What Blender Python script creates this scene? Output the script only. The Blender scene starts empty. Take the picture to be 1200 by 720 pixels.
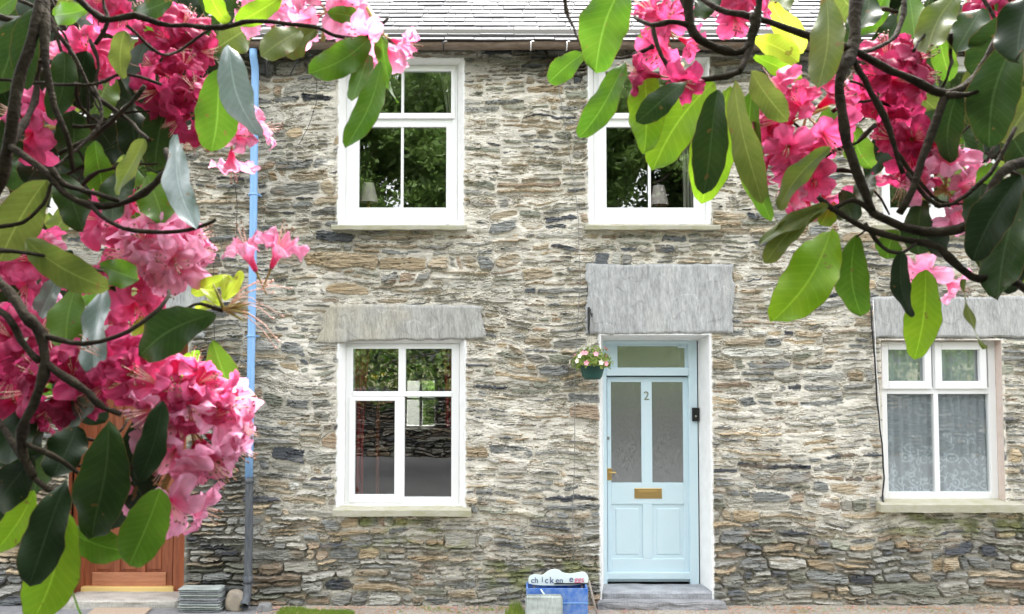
import bpy, bmesh, math, random
import numpy as np
from mathutils import Vector, Matrix, noise as mnoise
PI = math.pi
scene = bpy.context.scene
COL = scene.collection

# ---------------------------------------------------------------- camera
F_PX = 1020.0
TILT = math.radians(2.8)
CAM = Vector((0.0, -8.5, 2.46))
cd = bpy.data.cameras.new('camera')
cam = bpy.data.objects.new('camera', cd)
COL.objects.link(cam)
cam.location = CAM
cam.rotation_euler = (math.radians(90) + TILT, 0, 0)
cd.sensor_width = 36.0
cd.lens = F_PX / 1200 * 36.0
cd.clip_start = 0.05
cd.clip_end = 400
cd.dof.use_dof = True
cd.dof.focus_distance = 7.6
cd.dof.aperture_fstop = 13.0
scene.camera = cam

# ---------------------------------------------------------------- light
SUN_EL, SUN_AZ = 63.0, 20.0      # azimuth clockwise from +Y (north)
w = bpy.data.worlds.new('World')
scene.world = w
w.use_nodes = True
nt = w.node_tree
sky = nt.nodes.new('ShaderNodeTexSky')
sky.sky_type = 'NISHITA'
sky.sun_disc = False
sky.sun_elevation = math.radians(SUN_EL)
sky.sun_rotation = math.radians(SUN_AZ)
sky.dust_density = 4.0
sky.air_density = 1.0
sky.ozone_density = 1.0
hs = nt.nodes.new('ShaderNodeHueSaturation')
hs.inputs['Saturation'].default_value = 0.12
nt.links.new(sky.outputs[0], hs.inputs['Color'])
nt.links.new(hs.outputs[0], nt.nodes['Background'].inputs[0])
nt.nodes['Background'].inputs[1].default_value = 0.15
sd = bpy.data.lights.new('sun', 'SUN')
sd.energy = 1.25
sd.angle = math.radians(12)
sd.color = (1.0, 0.955, 0.88)
sun = bpy.data.objects.new('sun', sd)
COL.objects.link(sun)
az, el = math.radians(SUN_AZ), math.radians(SUN_EL)
to_sun = Vector((math.sin(az) * math.cos(el), math.cos(az) * math.cos(el), math.sin(el)))
sun.rotation_euler = to_sun.to_track_quat('Z', 'Y').to_euler()
sun.location = (0, -10, 20)
scene.view_settings.view_transform = 'Standard'
scene.view_settings.look = 'None'
scene.view_settings.gamma = 1
scene.view_settings.exposure = 2.95

# ---------------------------------------------------------------- helpers
ct, st = math.cos(TILT), math.sin(TILT)
def ray(px, py):
    x = (px - 600) / F_PX; y = (360 - py) / F_PX
    return Vector((x, ct - y * st, st + y * ct))
def P(px, py, Y=0.0):
    """world point on the plane y=Y that the photo shows at (px, py)"""
    d = ray(px, py)
    return CAM + d * ((Y - CAM.y) / d.y)
def X(px, py=360, Y=0.0): return P(px, py, Y).x
def Z(py, Y=0.0): return P(600, py, Y).z

def link(o, parent=None):
    COL.objects.link(o)
    if parent is not None: o.parent = parent
    return o
def tag(o, label=None, cat=None, group=None, kind=None):
    if label: o['label'] = label
    if cat: o['category'] = cat
    if group: o['group'] = group
    if kind: o['kind'] = kind
    return o
def empty(name, loc=(0, 0, 0), parent=None):
    o = bpy.data.objects.new(name, None)
    o.location = loc
    o.empty_display_size = 0.1
    return link(o, parent)
def mesh_obj(name, verts, faces, mat, parent=None, smooth=False, origin=None):
    me = bpy.data.meshes.new(name)
    me.from_pydata([tuple(v) for v in verts], [], faces)
    me.update()
    if smooth: me.polygons.foreach_set('use_smooth', [True] * len(me.polygons))
    for m in (mat if isinstance(mat, (list, tuple)) else [mat]): me.materials.append(m)
    o = bpy.data.objects.new(name, me)
    return link(o, parent)
class MB:
    """collects shapes, then links them as one mesh object"""
    def __init__(s): s.bm = bmesh.new()
    def box(s, x0, x1, y0, y1, z0, z1, bev=0.0, seg=2, jit=0.0, mi=0):
        b = bmesh.new()
        bmesh.ops.create_cube(b, size=1)
        for v in b.verts:
            v.co = Vector(((x0 + x1) / 2 + v.co.x * (x1 - x0) + random.uniform(-jit, jit),
                           (y0 + y1) / 2 + v.co.y * (y1 - y0) + random.uniform(-jit, jit),
                           (z0 + z1) / 2 + v.co.z * (z1 - z0) + random.uniform(-jit, jit)))
        if bev > 0: bmesh.ops.bevel(b, geom=b.edges[:], offset=bev, segments=seg, affect='EDGES', profile=0.5)
        return s.add(b, mi)
    def add(s, b, mi=0):
        for f in b.faces: f.material_index = mi
        me = bpy.data.meshes.new('tmp'); b.to_mesh(me); b.free()
        s.bm.from_mesh(me); bpy.data.meshes.remove(me)
        return s
    def tube(s, pts, rad, seg=8, cap=True, mi=0):
        pts = [Vector(p) for p in pts]
        n = len(pts)
        rad = rad if isinstance(rad, (list, tuple)) else [rad] * n
        rings = []
        t0 = (pts[1] - pts[0]).normalized()
        ref = Vector((0, 0, 1)) if abs(t0.z) < 0.9 else Vector((1, 0, 0))
        u = t0.cross(ref).normalized()
        for i, p in enumerate(pts):
            t = (pts[min(i + 1, n - 1)] - pts[max(i - 1, 0)]).normalized()
            u = (u - t * u.dot(t)).normalized()
            v = t.cross(u)
            rings.append([s.bm.verts.new(p + (u * math.cos(a) + v * math.sin(a)) * rad[i])
                          for a in [2 * PI * k / seg for k in range(seg)]])
        for a, b in zip(rings, rings[1:]):
            for k in range(seg):
                f = s.bm.faces.new((a[k], a[(k + 1) % seg], b[(k + 1) % seg], b[k])); f.smooth = True; f.material_index = mi
        if cap:
            for r in (rings[0][::-1], rings[-1]):
                f = s.bm.faces.new(r); f.material_index = mi
        return s
    def lathe(s, cx, cy, prof, seg=24, mi=0):
        rings = [[s.bm.verts.new((cx + r * math.cos(2 * PI * k / seg), cy + r * math.sin(2 * PI * k / seg), z)) for k in range(seg)] for r, z in prof]
        for a, b in zip(rings, rings[1:]):
            for k in range(seg):
                f = s.bm.faces.new((a[k], a[(k + 1) % seg], b[(k + 1) % seg], b[k])); f.smooth = True; f.material_index = mi
        return s
    def build(s, name, mat, parent=None):
        me = bpy.data.meshes.new(name)
        bmesh.ops.recalc_face_normals(s.bm, faces=s.bm.faces[:])
        s.bm.to_mesh(me); s.bm.free()
        for m in (mat if isinstance(mat, (list, tuple)) else [mat]): me.materials.append(m)
        return link(bpy.data.objects.new(name, me), parent)

# --------------------------------------------------------------- materials
def nmat(name, col, rough=0.6, spec=0.5, noise=None, bump=None, metal=0.0, coat=0.0):
    """noise=(scale, amount, second colour, stretch xyz); bump=(scale, strength, distance)"""
    m = bpy.data.materials.new(name); m.use_nodes = True
    t = m.node_tree; b = t.nodes['Principled BSDF']
    b.inputs['Base Color'].default_value = (*col, 1); b.inputs['Roughness'].default_value = rough
    b.inputs['Specular IOR Level'].default_value = spec; b.inputs['Metallic'].default_value = metal
    b.inputs['Coat Weight'].default_value = coat
    tc = t.nodes.new('ShaderNodeTexCoord')
    if noise:
        sc, amt, c2, stretch = noise
        mp = t.nodes.new('ShaderNodeMapping'); mp.inputs['Scale'].default_value = stretch
        nz = t.nodes.new('ShaderNodeTexNoise'); nz.inputs['Scale'].default_value = sc; nz.inputs['Detail'].default_value = 6; nz.inputs['Roughness'].default_value = 0.65
        rp = t.nodes.new('ShaderNodeMapRange'); rp.inputs[1].default_value = 0.35; rp.inputs[2].default_value = 0.68; rp.inputs[4].default_value = amt
        mx = t.nodes.new('ShaderNodeMix'); mx.data_type = 'RGBA'
        mx.inputs[6].default_value = (*col, 1); mx.inputs[7].default_value = (*c2, 1)
        t.links.new(tc.outputs['Object'], mp.inputs[0]); t.links.new(mp.outputs[0], nz.inputs['Vector'])
        t.links.new(nz.outputs[0], rp.inputs[0]); t.links.new(rp.outputs[0], mx.inputs[0]); t.links.new(mx.outputs[2], b.inputs['Base Color'])
    if bump:
        sc, stg, dist = bump[:3]
        nb = t.nodes.new('ShaderNodeTexNoise'); nb.inputs['Scale'].default_value = sc; nb.inputs['Detail'].default_value = 5
        if len(bump) > 3:
            mp2 = t.nodes.new('ShaderNodeMapping'); mp2.inputs['Scale'].default_value = bump[3]
            t.links.new(tc.outputs['Object'], mp2.inputs[0]); t.links.new(mp2.outputs[0], nb.inputs['Vector'])
        else: t.links.new(tc.outputs['Object'], nb.inputs['Vector'])
        bp = t.nodes.new('ShaderNodeBump'); bp.inputs['Strength'].default_value = stg; bp.inputs['Distance'].default_value = dist
        t.links.new(nb.outputs[0], bp.inputs['Height']); t.links.new(bp.outputs[0], b.inputs['Normal'])
    return m
def colmat(name, rough=0.85, nscale=90, namt=0.35, bump=(160, 0.5, 0.004), spec=0.3, stretch=(1, 1, 1)):
    """albedo per stone from the 'Col' attribute, broken up by fine noise"""
    m = bpy.data.materials.new(name); m.use_nodes = True
    t = m.node_tree; b = t.nodes['Principled BSDF']
    b.inputs['Roughness'].default_value = rough; b.inputs['Specular IOR Level'].default_value = spec
    at = t.nodes.new('ShaderNodeAttribute'); at.attribute_name = 'Col'
    tc = t.nodes.new('ShaderNodeTexCoord')
    mp = t.nodes.new('ShaderNodeMapping'); mp.inputs['Scale'].default_value = stretch
    t.links.new(tc.outputs['Object'], mp.inputs[0])
    nz = t.nodes.new('ShaderNodeTexNoise'); nz.inputs['Scale'].default_value = nscale; nz.inputs['Detail'].default_value = 5; nz.inputs['Roughness'].default_value = 0.7
    t.links.new(mp.outputs[0], nz.inputs['Vector'])
    rp = t.nodes.new('ShaderNodeMapRange'); rp.inputs[1].default_value = 0.3; rp.inputs[2].default_value = 0.7
    rp.inputs[3].default_value = 1 - namt; rp.inputs[4].default_value = 1 + namt
    t.links.new(nz.outputs[0], rp.inputs[0])
    mx = t.nodes.new('ShaderNodeVectorMath'); mx.operation = 'SCALE'
    t.links.new(at.outputs['Color'], mx.inputs[0]); t.links.new(rp.outputs[0], mx.inputs['Scale'])
    t.links.new(mx.outputs[0], b.inputs['Base Color'])
    nb = t.nodes.new('ShaderNodeTexNoise'); nb.inputs['Scale'].default_value = bump[0]; nb.inputs['Detail'].default_value = 4
    t.links.new(mp.outputs[0], nb.inputs['Vector'])
    bp = t.nodes.new('ShaderNodeBump'); bp.inputs['Strength'].default_value = bump[1]; bp.inputs['Distance'].default_value = bump[2]
    t.links.new(nb.outputs[0], bp.inputs['Height']); t.links.new(bp.outputs[0], b.inputs['Normal'])
    return m
def set_col(me, cols):
    a = me.color_attributes.new('Col', 'FLOAT_COLOR', 'POINT')
    c = np.ones((len(me.vertices), 4), np.float32); c[:, :3] = cols
    a.data.foreach_set('color', c.ravel())

M = {}
M['upvc'] = nmat('white_upvc', (0.84, 0.84, 0.84), 0.35, 0.5)
M['render'] = nmat('white_painted_render', (0.83, 0.83, 0.82), 0.8, 0.3, (9, 0.5, (0.66, 0.66, 0.64), (1, 1, 1)), (40, 0.5, 0.006))
M['pink_render'] = nmat('pink_cement_render', (0.58, 0.47, 0.41), 0.9, 0.2, (14, 0.7, (0.66, 0.58, 0.52), (1, 1, 1)), (60, 0.5, 0.006))
M['door_blue'] = nmat('pale_blue_paint', (0.59, 0.74, 0.81), 0.42, 0.4, (5, 0.6, (0.64, 0.76, 0.82), (1, 1, 1)), (90, 0.08, 0.002))
M['brass'] = nmat('brass', (0.72, 0.50, 0.20), 0.3, 0.5, None, None, 1.0)
M['chrome'] = nmat('chrome', (0.7, 0.7, 0.7), 0.25, 0.5, None, None, 1.0)
M['black'] = nmat('black_plastic', (0.01, 0.01, 0.011), 0.4)
M['sill'] = nmat('mossy_sill_stone', (0.46, 0.44, 0.37), 0.9, 0.2, (7, 0.9, (0.34, 0.33, 0.20), (1, 1, 2)), (50, 0.6, 0.006))
M['wood'] = nmat('red_brown_varnished_wood', (0.33, 0.105, 0.045), 0.42, 0.5, (3.5, 0.9, (0.17, 0.045, 0.02), (9, 9, 1)), (12, 0.2, 0.003, (12, 12, 1)))
M['wood_pale'] = nmat('weathered_wood', (0.50, 0.22, 0.12), 0.6, 0.4, (4, 0.9, (0.33, 0.12, 0.06), (1, 1, 9)), (12, 0.2, 0.003, (1, 12, 12)))
M['grey_wood'] = nmat('weathered_grey_wood', (.28, .25, .22), .85)
M['yellow'] = nmat('yellow_threshold', (0.72, 0.52, 0.20), 0.5)
M['gutter'] = nmat('brown_gutter', (0.13, 0.085, 0.06), 0.5, 0.4, (8, 0.9, (0.24, 0.19, 0.15), (1, 4, 4)), (60, 0.3, 0.003))
M['pipe_blue'] = nmat('blue_painted_iron', (0.21, 0.41, 0.72), 0.45, 0.5, (12, 0.5, (0.30, 0.50, 0.78), (3, 3, 0.6)), (70, 0.2, 0.002))
M['pipe_grey'] = nmat('bare_grey_iron', (0.05, 0.06, 0.075), 0.6, 0.4, (16, 0.8, (0.14, 0.145, 0.15), (4, 4, 0.7)), (70, 0.35, 0.003))
M['iron'] = nmat('dark_iron', (0.03, 0.03, 0.032), 0.6)
M['green_pot'] = nmat('dark_green_plastic', (0.012, 0.075, 0.06), 0.5)
M['bluebox'] = nmat('blue_painted_wood', (0.035, 0.14, 0.50), 0.6, 0.4, (11, 1.0, (0.20, 0.30, 0.52), (1.5, 1, 1)), (50, 0.3, 0.003))
M['room'] = nmat('room_wall_paint', (0.22, 0.21, 0.19), 0.9)
M['signboard'] = nmat('pale_aqua_board', (0.74, 0.84, 0.81), 0.6, 0.4, (10, 0.5, (0.74, 0.82, 0.80), (1, 1, 1)))
M['ink'] = nmat('dark_blue_paint', (0.05, 0.07, 0.20), 0.6)
M['ink_red'] = nmat('pink_red_paint', (0.70, 0.12, 0.25), 0.6)
M['mat'] = nmat('coir_mat', (0.52, 0.42, 0.33), 0.95, 0.1, (60, 0.9, (0.40, 0.31, 0.23), (1, 1, 1)), (250, 0.8, 0.01))
M['curtain_red'] = nmat('red_curtain', (0.42, 0.03, 0.035), 0.9)
M['curtain_pale'] = nmat('pale_curtain', (0.62, 0.60, 0.52), 0.9)
M['shade'] = nmat('lampshade_cloth', (0.80, 0.68, 0.64), 0.8)
M['soil'] = nmat('soil', (0.05, 0.035, 0.025), 0.95)

def glass_mat(name, fac=0.10, tint=(0.85, 0.88, 0.87), rough=0.0, wav=0.0):
    m = bpy.data.materials.new(name); m.use_nodes = True
    t = m.node_tree; t.nodes.clear()
    o = t.nodes.new('ShaderNodeOutputMaterial'); mx = t.nodes.new('ShaderNodeMixShader')
    tr = t.nodes.new('ShaderNodeBsdfTransparent'); tr.inputs[0].default_value = (*tint, 1)
    g = t.nodes.new('ShaderNodeBsdfGlossy'); g.inputs['Roughness'].default_value = rough
    fr = t.nodes.new('ShaderNodeFresnel')
    ge = t.nodes.new('ShaderNodeNewGeometry'); io = t.nodes.new('ShaderNodeMapRange'); io.inputs[3].default_value = 1.5; io.inputs[4].default_value = 1 / 1.5
    t.links.new(ge.outputs['Backfacing'], io.inputs[0]); t.links.new(io.outputs[0], fr.inputs[0])
    ma = t.nodes.new('ShaderNodeMath'); ma.operation = 'MAXIMUM'; ma.inputs[1].default_value = fac
    t.links.new(fr.outputs[0], ma.inputs[0]); t.links.new(ma.outputs[0], mx.inputs[0])
    t.links.new(tr.outputs[0], mx.inputs[1]); t.links.new(g.outputs[0], mx.inputs[2]); t.links.new(mx.outputs[0], o.inputs[0])
    if wav:
        tc = t.nodes.new('ShaderNodeTexCoord'); nz = t.nodes.new('ShaderNodeTexNoise'); nz.inputs['Scale'].default_value = 2.2
        bp = t.nodes.new('ShaderNodeBump'); bp.inputs['Strength'].default_value = 0.25; bp.inputs['Distance'].default_value = wav
        t.links.new(tc.outputs['Object'], nz.inputs['Vector']); t.links.new(nz.outputs[0], bp.inputs['Height']); t.links.new(bp.outputs[0], g.inputs['Normal'])
    return m
M['glass'] = glass_mat('window_glass', 0.18, (0.90, 0.92, 0.91), 0.0, 0.004)
# obscured reeded glass of the door
def obscured():
    m = bpy.data.materials.new('obscured_glass'); m.use_nodes = True
    t = m.node_tree; t.nodes.clear(); L = t.links.new
    o = t.nodes.new('ShaderNodeOutputMaterial'); mx = t.nodes.new('ShaderNodeMixShader'); mx.inputs[0].default_value = .42
    d = t.nodes.new('ShaderNodeBsdfDiffuse'); d.inputs[0].default_value = (.15, .16, .16, 1)
    g = t.nodes.new('ShaderNodeBsdfGlossy'); g.inputs['Roughness'].default_value = .16; g.inputs[0].default_value = (.8, .8, .8, 1)
    tc = t.nodes.new('ShaderNodeTexCoord'); mp = t.nodes.new('ShaderNodeMapping'); mp.inputs['Scale'].default_value = (1, 1, .22)
    nz = t.nodes.new('ShaderNodeTexNoise'); nz.inputs['Scale'].default_value = 34; nz.inputs['Distortion'].default_value = 1.2; nz.inputs['Detail'].default_value = 1
    bp = t.nodes.new('ShaderNodeBump'); bp.inputs['Strength'].default_value = .35; bp.inputs['Distance'].default_value = .006
    L(tc.outputs['Object'], mp.inputs[0]); L(mp.outputs[0], nz.inputs['Vector']); L(nz.outputs[0], bp.inputs['Height']); L(bp.outputs[0], g.inputs['Normal'])
    L(d.outputs[0], mx.inputs[1]); L(g.outputs[0], mx.inputs[2]); L(mx.outputs[0], o.inputs[0])
    return m
M['obscured'] = obscured()
# lace net curtain: woven flowers as open and dense thread
def lace():
    m = bpy.data.materials.new('lace_net'); m.use_nodes = True
    t = m.node_tree; t.nodes.clear()
    o = t.nodes.new('ShaderNodeOutputMaterial'); mx = t.nodes.new('ShaderNodeMixShader')
    tr = t.nodes.new('ShaderNodeBsdfTransparent'); df = t.nodes.new('ShaderNodeBsdfDiffuse'); df.inputs[0].default_value = (0.84, 0.89, 0.98, 1)
    tc = t.nodes.new('ShaderNodeTexCoord')
    wv = t.nodes.new('ShaderNodeTexVoronoi'); wv.inputs['Scale'].default_value = 13; wv.feature = 'F1'
    sn = t.nodes.new('ShaderNodeMath'); sn.operation = 'MULTIPLY'; sn.inputs[1].default_value = 15
    s2 = t.nodes.new('ShaderNodeMath'); s2.operation = 'SINE'
    r1 = t.nodes.new('ShaderNodeMapRange'); r1.inputs[1].default_value = -0.2; r1.inputs[2].default_value = 0.9; r1.inputs[3].default_value = 0.68; r1.inputs[4].default_value = 1.0
    nz = t.nodes.new('ShaderNodeTexNoise'); nz.inputs['Scale'].default_value = 5.5
    sp = t.nodes.new('ShaderNodeSeparateXYZ')
    zz = t.nodes.new('ShaderNodeMapRange'); zz.inputs[1].default_value = 1.05; zz.inputs[2].default_value = 1.85; zz.inputs[3].default_value = 0.16; zz.inputs[4].default_value = -0.13
    ad = t.nodes.new('ShaderNodeMath'); ad.operation = 'ADD'
    r2 = t.nodes.new('ShaderNodeMapRange'); r2.inputs[1].default_value = 0.47; r2.inputs[2].default_value = 0.58
    mm = t.nodes.new('ShaderNodeMix'); mm.data_type = 'FLOAT'; mm.inputs[2].default_value = 0.62
    L = t.links.new
    L(tc.outputs['Object'], wv.inputs['Vector']); L(wv.outputs['Distance'], sn.inputs[0]); L(sn.outputs[0], s2.inputs[0]); L(s2.outputs[0], r1.inputs[0])
    L(tc.outputs['Object'], nz.inputs['Vector']); L(tc.outputs['Object'], sp.inputs[0]); L(sp.outputs[2], zz.inputs[0])
    L(nz.outputs[0], ad.inputs[0]); L(zz.outputs[0], ad.inputs[1]); L(ad.outputs[0], r2.inputs[0])
    L(r2.outputs[0], mm.inputs[0]); L(r1.outputs[0], mm.inputs[3])
    L(mm.outputs[0], mx.inputs[0]); L(tr.outputs[0], mx.inputs[1]); L(df.outputs[0], mx.inputs[2]); L(mx.outputs[0], o.inputs[0])
    return m
M['lace'] = lace()
# ---------------------------------------------------------------- numpy noise
_rng = np.random.default_rng(7)
_tab = _rng.random((512, 512)).astype(np.float32)
def vn(x, z, seed=0):
    """smooth value noise, -1..1, lattice 1"""
    x = x + seed * 37.17; z = z + seed * 91.73
    xi = np.floor(x).astype(np.int64); zi = np.floor(z).astype(np.int64)
    fx = (x - xi).astype(np.float32); fz = (z - zi).astype(np.float32)
    fx = fx * fx * (3 - 2 * fx); fz = fz * fz * (3 - 2 * fz)
    a = _tab[xi & 511, zi & 511]; b = _tab[(xi + 1) & 511, zi & 511]
    c = _tab[xi & 511, (zi + 1) & 511]; d = _tab[(xi + 1) & 511, (zi + 1) & 511]
    return ((a * (1 - fx) + b * fx) * (1 - fz) + (c * (1 - fx) + d * fx) * fz) * 2 - 1
def fbm(x, z, fx, fz, seed=0, octv=3, gain=0.5):
    s = 0; a = 1.0; t = 0
    for i in range(octv):
        s = s + a * vn(x * fx * 2 ** i + 0.31 * i, z * fz * 2 ** i, seed + i * 3); t += a; a *= gain
    return s / t
def sstep(a, b, x):
    t = np.clip((x - a) / (b - a), 0, 1); return t * t * (3 - 2 * t)

# openings cut in the facade, from the photograph: (x0, x1, z0, z1, kind)
PITCH = 5.28
XL = X(290) ; XR = XL + PITCH              # party lines between the three cottages
HOUSE_X = [(-8.0, XL), (XL, XR), (XR, 8.0)]
WALL_TOP = Z(44)
def rect(px0, px1, py0, py1): return [X(px0, py0), X(px1, py1), Z(py1), Z(py0)]
def shift(r, d): return [r[0] + d, r[1] + d, r[2], r[3]]
UP1 = rect(399, 542, 70, 263); UP2 = rect(690, 831, 70, 262)
LOW = rect(398, 544, 396, 596); DOOR = rect(704, 834, 393, 700); DOOR[2] = 0.0
LOWR = rect(1031, 1177, 399, 591)
LDOOR = rect(86, 216, 400, 700); LDOOR[2] = 0.0
UPR = rect(1031, 1172, 70, 262); UPL = rect(64, 206, 70, 262)
UPLL = shift(UP1, -PITCH); LOWL = shift(LOW, -PITCH); UPRR = shift(UP2, PITCH); RDOOR = shift(DOOR, PITCH)
OPEN = [(UP1, 'w'), (UP2, 'w'), (LOW, 'w'), (DOOR, 'd'), (LOWR, 'p'), (LDOOR, 'n'), (UPR, 'w'), (UPL, 'w'), (UPLL, 'w'), (LOWL, 'w'), (UPRR, 'w'), (RDOOR, 'd')]
LINT = [rect(371, 569, 357, 400), rect(687, 861, 309, 392), rect(1022, 1206, 347, 398), rect(70, 237, 312, 398)]

def build_rects(rng, x0, x1, z0, z1):
    R = []
    z = z0
    while z < z1:
        H = rng.uniform(0.10, 0.29)
        x = x0 - rng.uniform(0, .3)
        while x < x1:
            W = rng.uniform(0.22, 0.95)
            zz0, zz1 = z, z + H
            n = max(1, int(round(H / rng.choice([0.036, 0.05, 0.07, 0.11]))))
            cuts = np.sort(np.concatenate([[0, 1], (np.arange(1, n) + rng.uniform(-.28, .28, max(n - 1, 0))) / n])) if n > 1 else np.array([0, 1.])
            for a, b in zip(cuts, cuts[1:]):
                lx = x
                while lx < x + W - 0.02:
                    w = rng.choice([rng.uniform(.07, .18), rng.uniform(.18, .36), rng.uniform(.34, .7)], p=[.25, .45, .3])
                    if x + W - (lx + w) < 0.07: w = x + W - lx
                    R.append((lx, lx + w, zz0 + a * H, zz0 + b * H)); lx += w
            x += W
        z += H
    return np.array(R)

def masonry(xs, zs, seed, rich_fn, openings=(), lintels=(), dark_fn=None):
    rng = np.random.default_rng(seed)
    R = build_rects(rng, xs[0] - .6, xs[-1] + .6, zs[0] - .5, zs[-1] + .5)
    N = len(R)
    res = 0.004
    gx0, gz0 = xs[0] - .6, zs[0] - .5
    gw = int((xs[-1] + .6 - gx0) / res) + 2; gh = int((zs[-1] + .5 - gz0) / res) + 2
    ids = np.zeros((gw, gh), np.int32)
    for i, (a, b, c, d) in enumerate(R):
        ids[max(0, int((a - gx0) / res)):int((b - gx0) / res) + 1, max(0, int((c - gz0) / res)):int((d - gz0) / res) + 1] = i
    Xg, Zg = np.meshgrid(xs, zs, indexing='ij')
    wx = Xg + fbm(Xg, Zg, 2.2, 5, 1) * 0.07 + fbm(Xg, Zg, 14, 22, 2) * 0.016
    wz = Zg + fbm(Xg, Zg, 1.3, 1.1, 3, 2) * 0.085 + fbm(Xg, Zg, 5, 9, 4) * 0.026 + fbm(Xg, Zg, 26, 48, 5, 3) * 0.0075
    ii = np.clip(((wx - gx0) / res).astype(int), 0, gw - 1); jj = np.clip(((wz - gz0) / res).astype(int), 0, gh - 1)
    sid = ids[ii, jj]
    rr = R.astype(np.float32)[sid]
    cx = (rr[..., 0] + rr[..., 1]) / 2; hw = (rr[..., 1] - rr[..., 0]) / 2
    cz = (rr[..., 2] + rr[..., 3]) / 2; hh = (rr[..., 3] - rr[..., 2]) / 2
    def per(lo, hi): return rng.uniform(lo, hi, N).astype(np.float32)[sid]
    rich = rich_fn(Xg, Zg)
    u = (wx - cx) / hw
    # lens taper towards either end, sloping beds
    tap = np.where(u > 0, per(0, .75) ** 1.5, per(0, .75) ** 1.5)
    hhe = hh * (1 - tap * np.abs(u) ** per(1.5, 4))
    dz = wz - cz - per(-.2, .2) * hh * u
    g = 0.0015 + 0.0035 * rich
    rad = np.minimum(hh, hw) * per(.08, .6)
    qx = np.abs(wx - cx) - (hw - g) + rad; qz = np.abs(dz) - (hhe - g) + rad
    d = rad - np.hypot(np.maximum(qx, 0), np.maximum(qz, 0)) - np.minimum(np.maximum(qx, qz), 0)
    d = d + fbm(Xg, Zg, 24, 60, 6, 3, .7) * 0.0085
    prof = sstep(-0.001, 0.014, d)
    strata = fbm(Xg + per(0, 9), Zg + 0.12 * Xg * per(-1, 1), 5.5, 70, 8, 3, .6)
    strata = 1 - np.abs(strata) * 2.2
    blocky = np.round(fbm(Xg + per(0, 50), Zg + per(-.1, .1) * Xg, 7, 38, 9, 3, .6) * 3.5) / 3.5
    dark = per(0, 1)
    sh = per(-.006, .020) + per(.4, 1.2) * 0.0075 * strata + 0.019 * per(.2, 1) * blocky + per(-.22, .26) * dz + per(-.03, .03) * (wx - cx)
    sh = sh + fbm(Xg, Zg, 60, 90, 10, 2) * 0.0022
    stoneh = -0.06 + (sh * 1.35 + 0.06) * prof
    # smeared flush pointing, richest high on the wall
    mort = -0.041 + 0.036 * rich + fbm(Xg, Zg, 6, 17, 11, 3) * (0.008 + 0.013 * rich) + fbm(Xg, Zg, 30, 60, 12, 2) * 0.0035
    mort = mort + 0.010 * rich * (1 - sstep(0, 0.03, d)) 
    h = np.maximum(stoneh, mort)
    mm = sstep(-0.0025, 0.002, mort - stoneh)
    fis = np.exp(-(fbm(Xg + per(0, 20), Zg + 0.10 * Xg * per(-1, 1), 4.5, 46, 25, 3, .6) / .045) ** 2) * sstep(-.1, .3, fbm(Xg, Zg, 5, 9, 26, 2))
    h = h - .022 * fis * (1 - mm) - .010 * fis * mm
    h = h - .020 * np.exp(-((d - .001) / .0035) ** 2) * sstep(-.05, .3, fbm(Xg, Zg, 8, 14, 27, 2)) 
    # albedo
    pal = np.array([(.29, .285, .26), (.37, .355, .31), (.22, .225, .215), (.13, .138, .145), (.39, .325, .235), (.42, .335, .225), (.27, .275, .22), (.33, .255, .185), (.44, .43, .39), (.085, .09, .10)], np.float32)
    base = pal[rng.choice(len(pal), N, p=[.19, .17, .12, .06, .14, .08, .08, .06, .07, .03])]
    base = base * rng.uniform(.76, 1.2, (N, 1)).astype(np.float32)
    C = base[sid]
    vein = fbm(Xg + per(0, 30), Zg, 7, 60, 14, 3, .6)
    C = C * (1 + 0.50 * vein)[..., None]
    rust = sstep(.22, .6, fbm(Xg, Zg, 3.2, 9, 15, 3))[..., None]
    C = C * (1 - .42 * rust) + np.array([.33, .22, .11], np.float32) * .42 * rust
    pale = sstep(.25, .65, fbm(Xg, Zg, 10, 30, 16, 3))[..., None]
    C = C * (1 - .35 * pale) + np.array([.46, .44, .38], np.float32) * .35 * pale
    mc_hi = np.array([.64, .60, .525], np.float32); mc_lo = np.array([.20, .185, .155], np.float32)
    rk = sstep(.15, .55, rich)[..., None]
    mc = mc_lo * (1 - rk) + mc_hi * rk
    mc = mc * (1 + .30 * fbm(Xg, Zg, 9, 22, 17, 3))[..., None]
    C = C * (1 - mm[..., None]) + mc * mm[..., None]
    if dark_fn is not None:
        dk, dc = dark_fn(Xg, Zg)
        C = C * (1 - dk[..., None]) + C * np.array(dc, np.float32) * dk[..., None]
    # painted edges round the openings, and the bed behind the lintel slabs
    for (a, b, c, e), kind in openings:
        dist = np.maximum(np.maximum(a - Xg, Xg - b), np.maximum(c - Zg, Zg - e))
        k = 1 - sstep(.012, .05, dist)
        h = h * (1 - k) + 0.022 * k
        if kind in 'wd':
            edge = (.011 if kind == 'w' else .02) + fbm(Xg, Zg, 16, 16, 20, 3) * .014
            pk = (1 - sstep(0, .006, dist - edge))[..., None]
            C = C * (1 - pk) + np.array([.78, .78, .77], np.float32) * pk
    for (a, b, c, e) in lintels:
        dist = np.maximum(np.maximum(a - Xg, Xg - b), np.maximum(c - Zg, Zg - e))
        k = 1 - sstep(-.03, .0, dist)
        h = h * (1 - k) + (-0.02) * k
    return Xg, Zg, h, np.clip(C, .01, .85)

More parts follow.
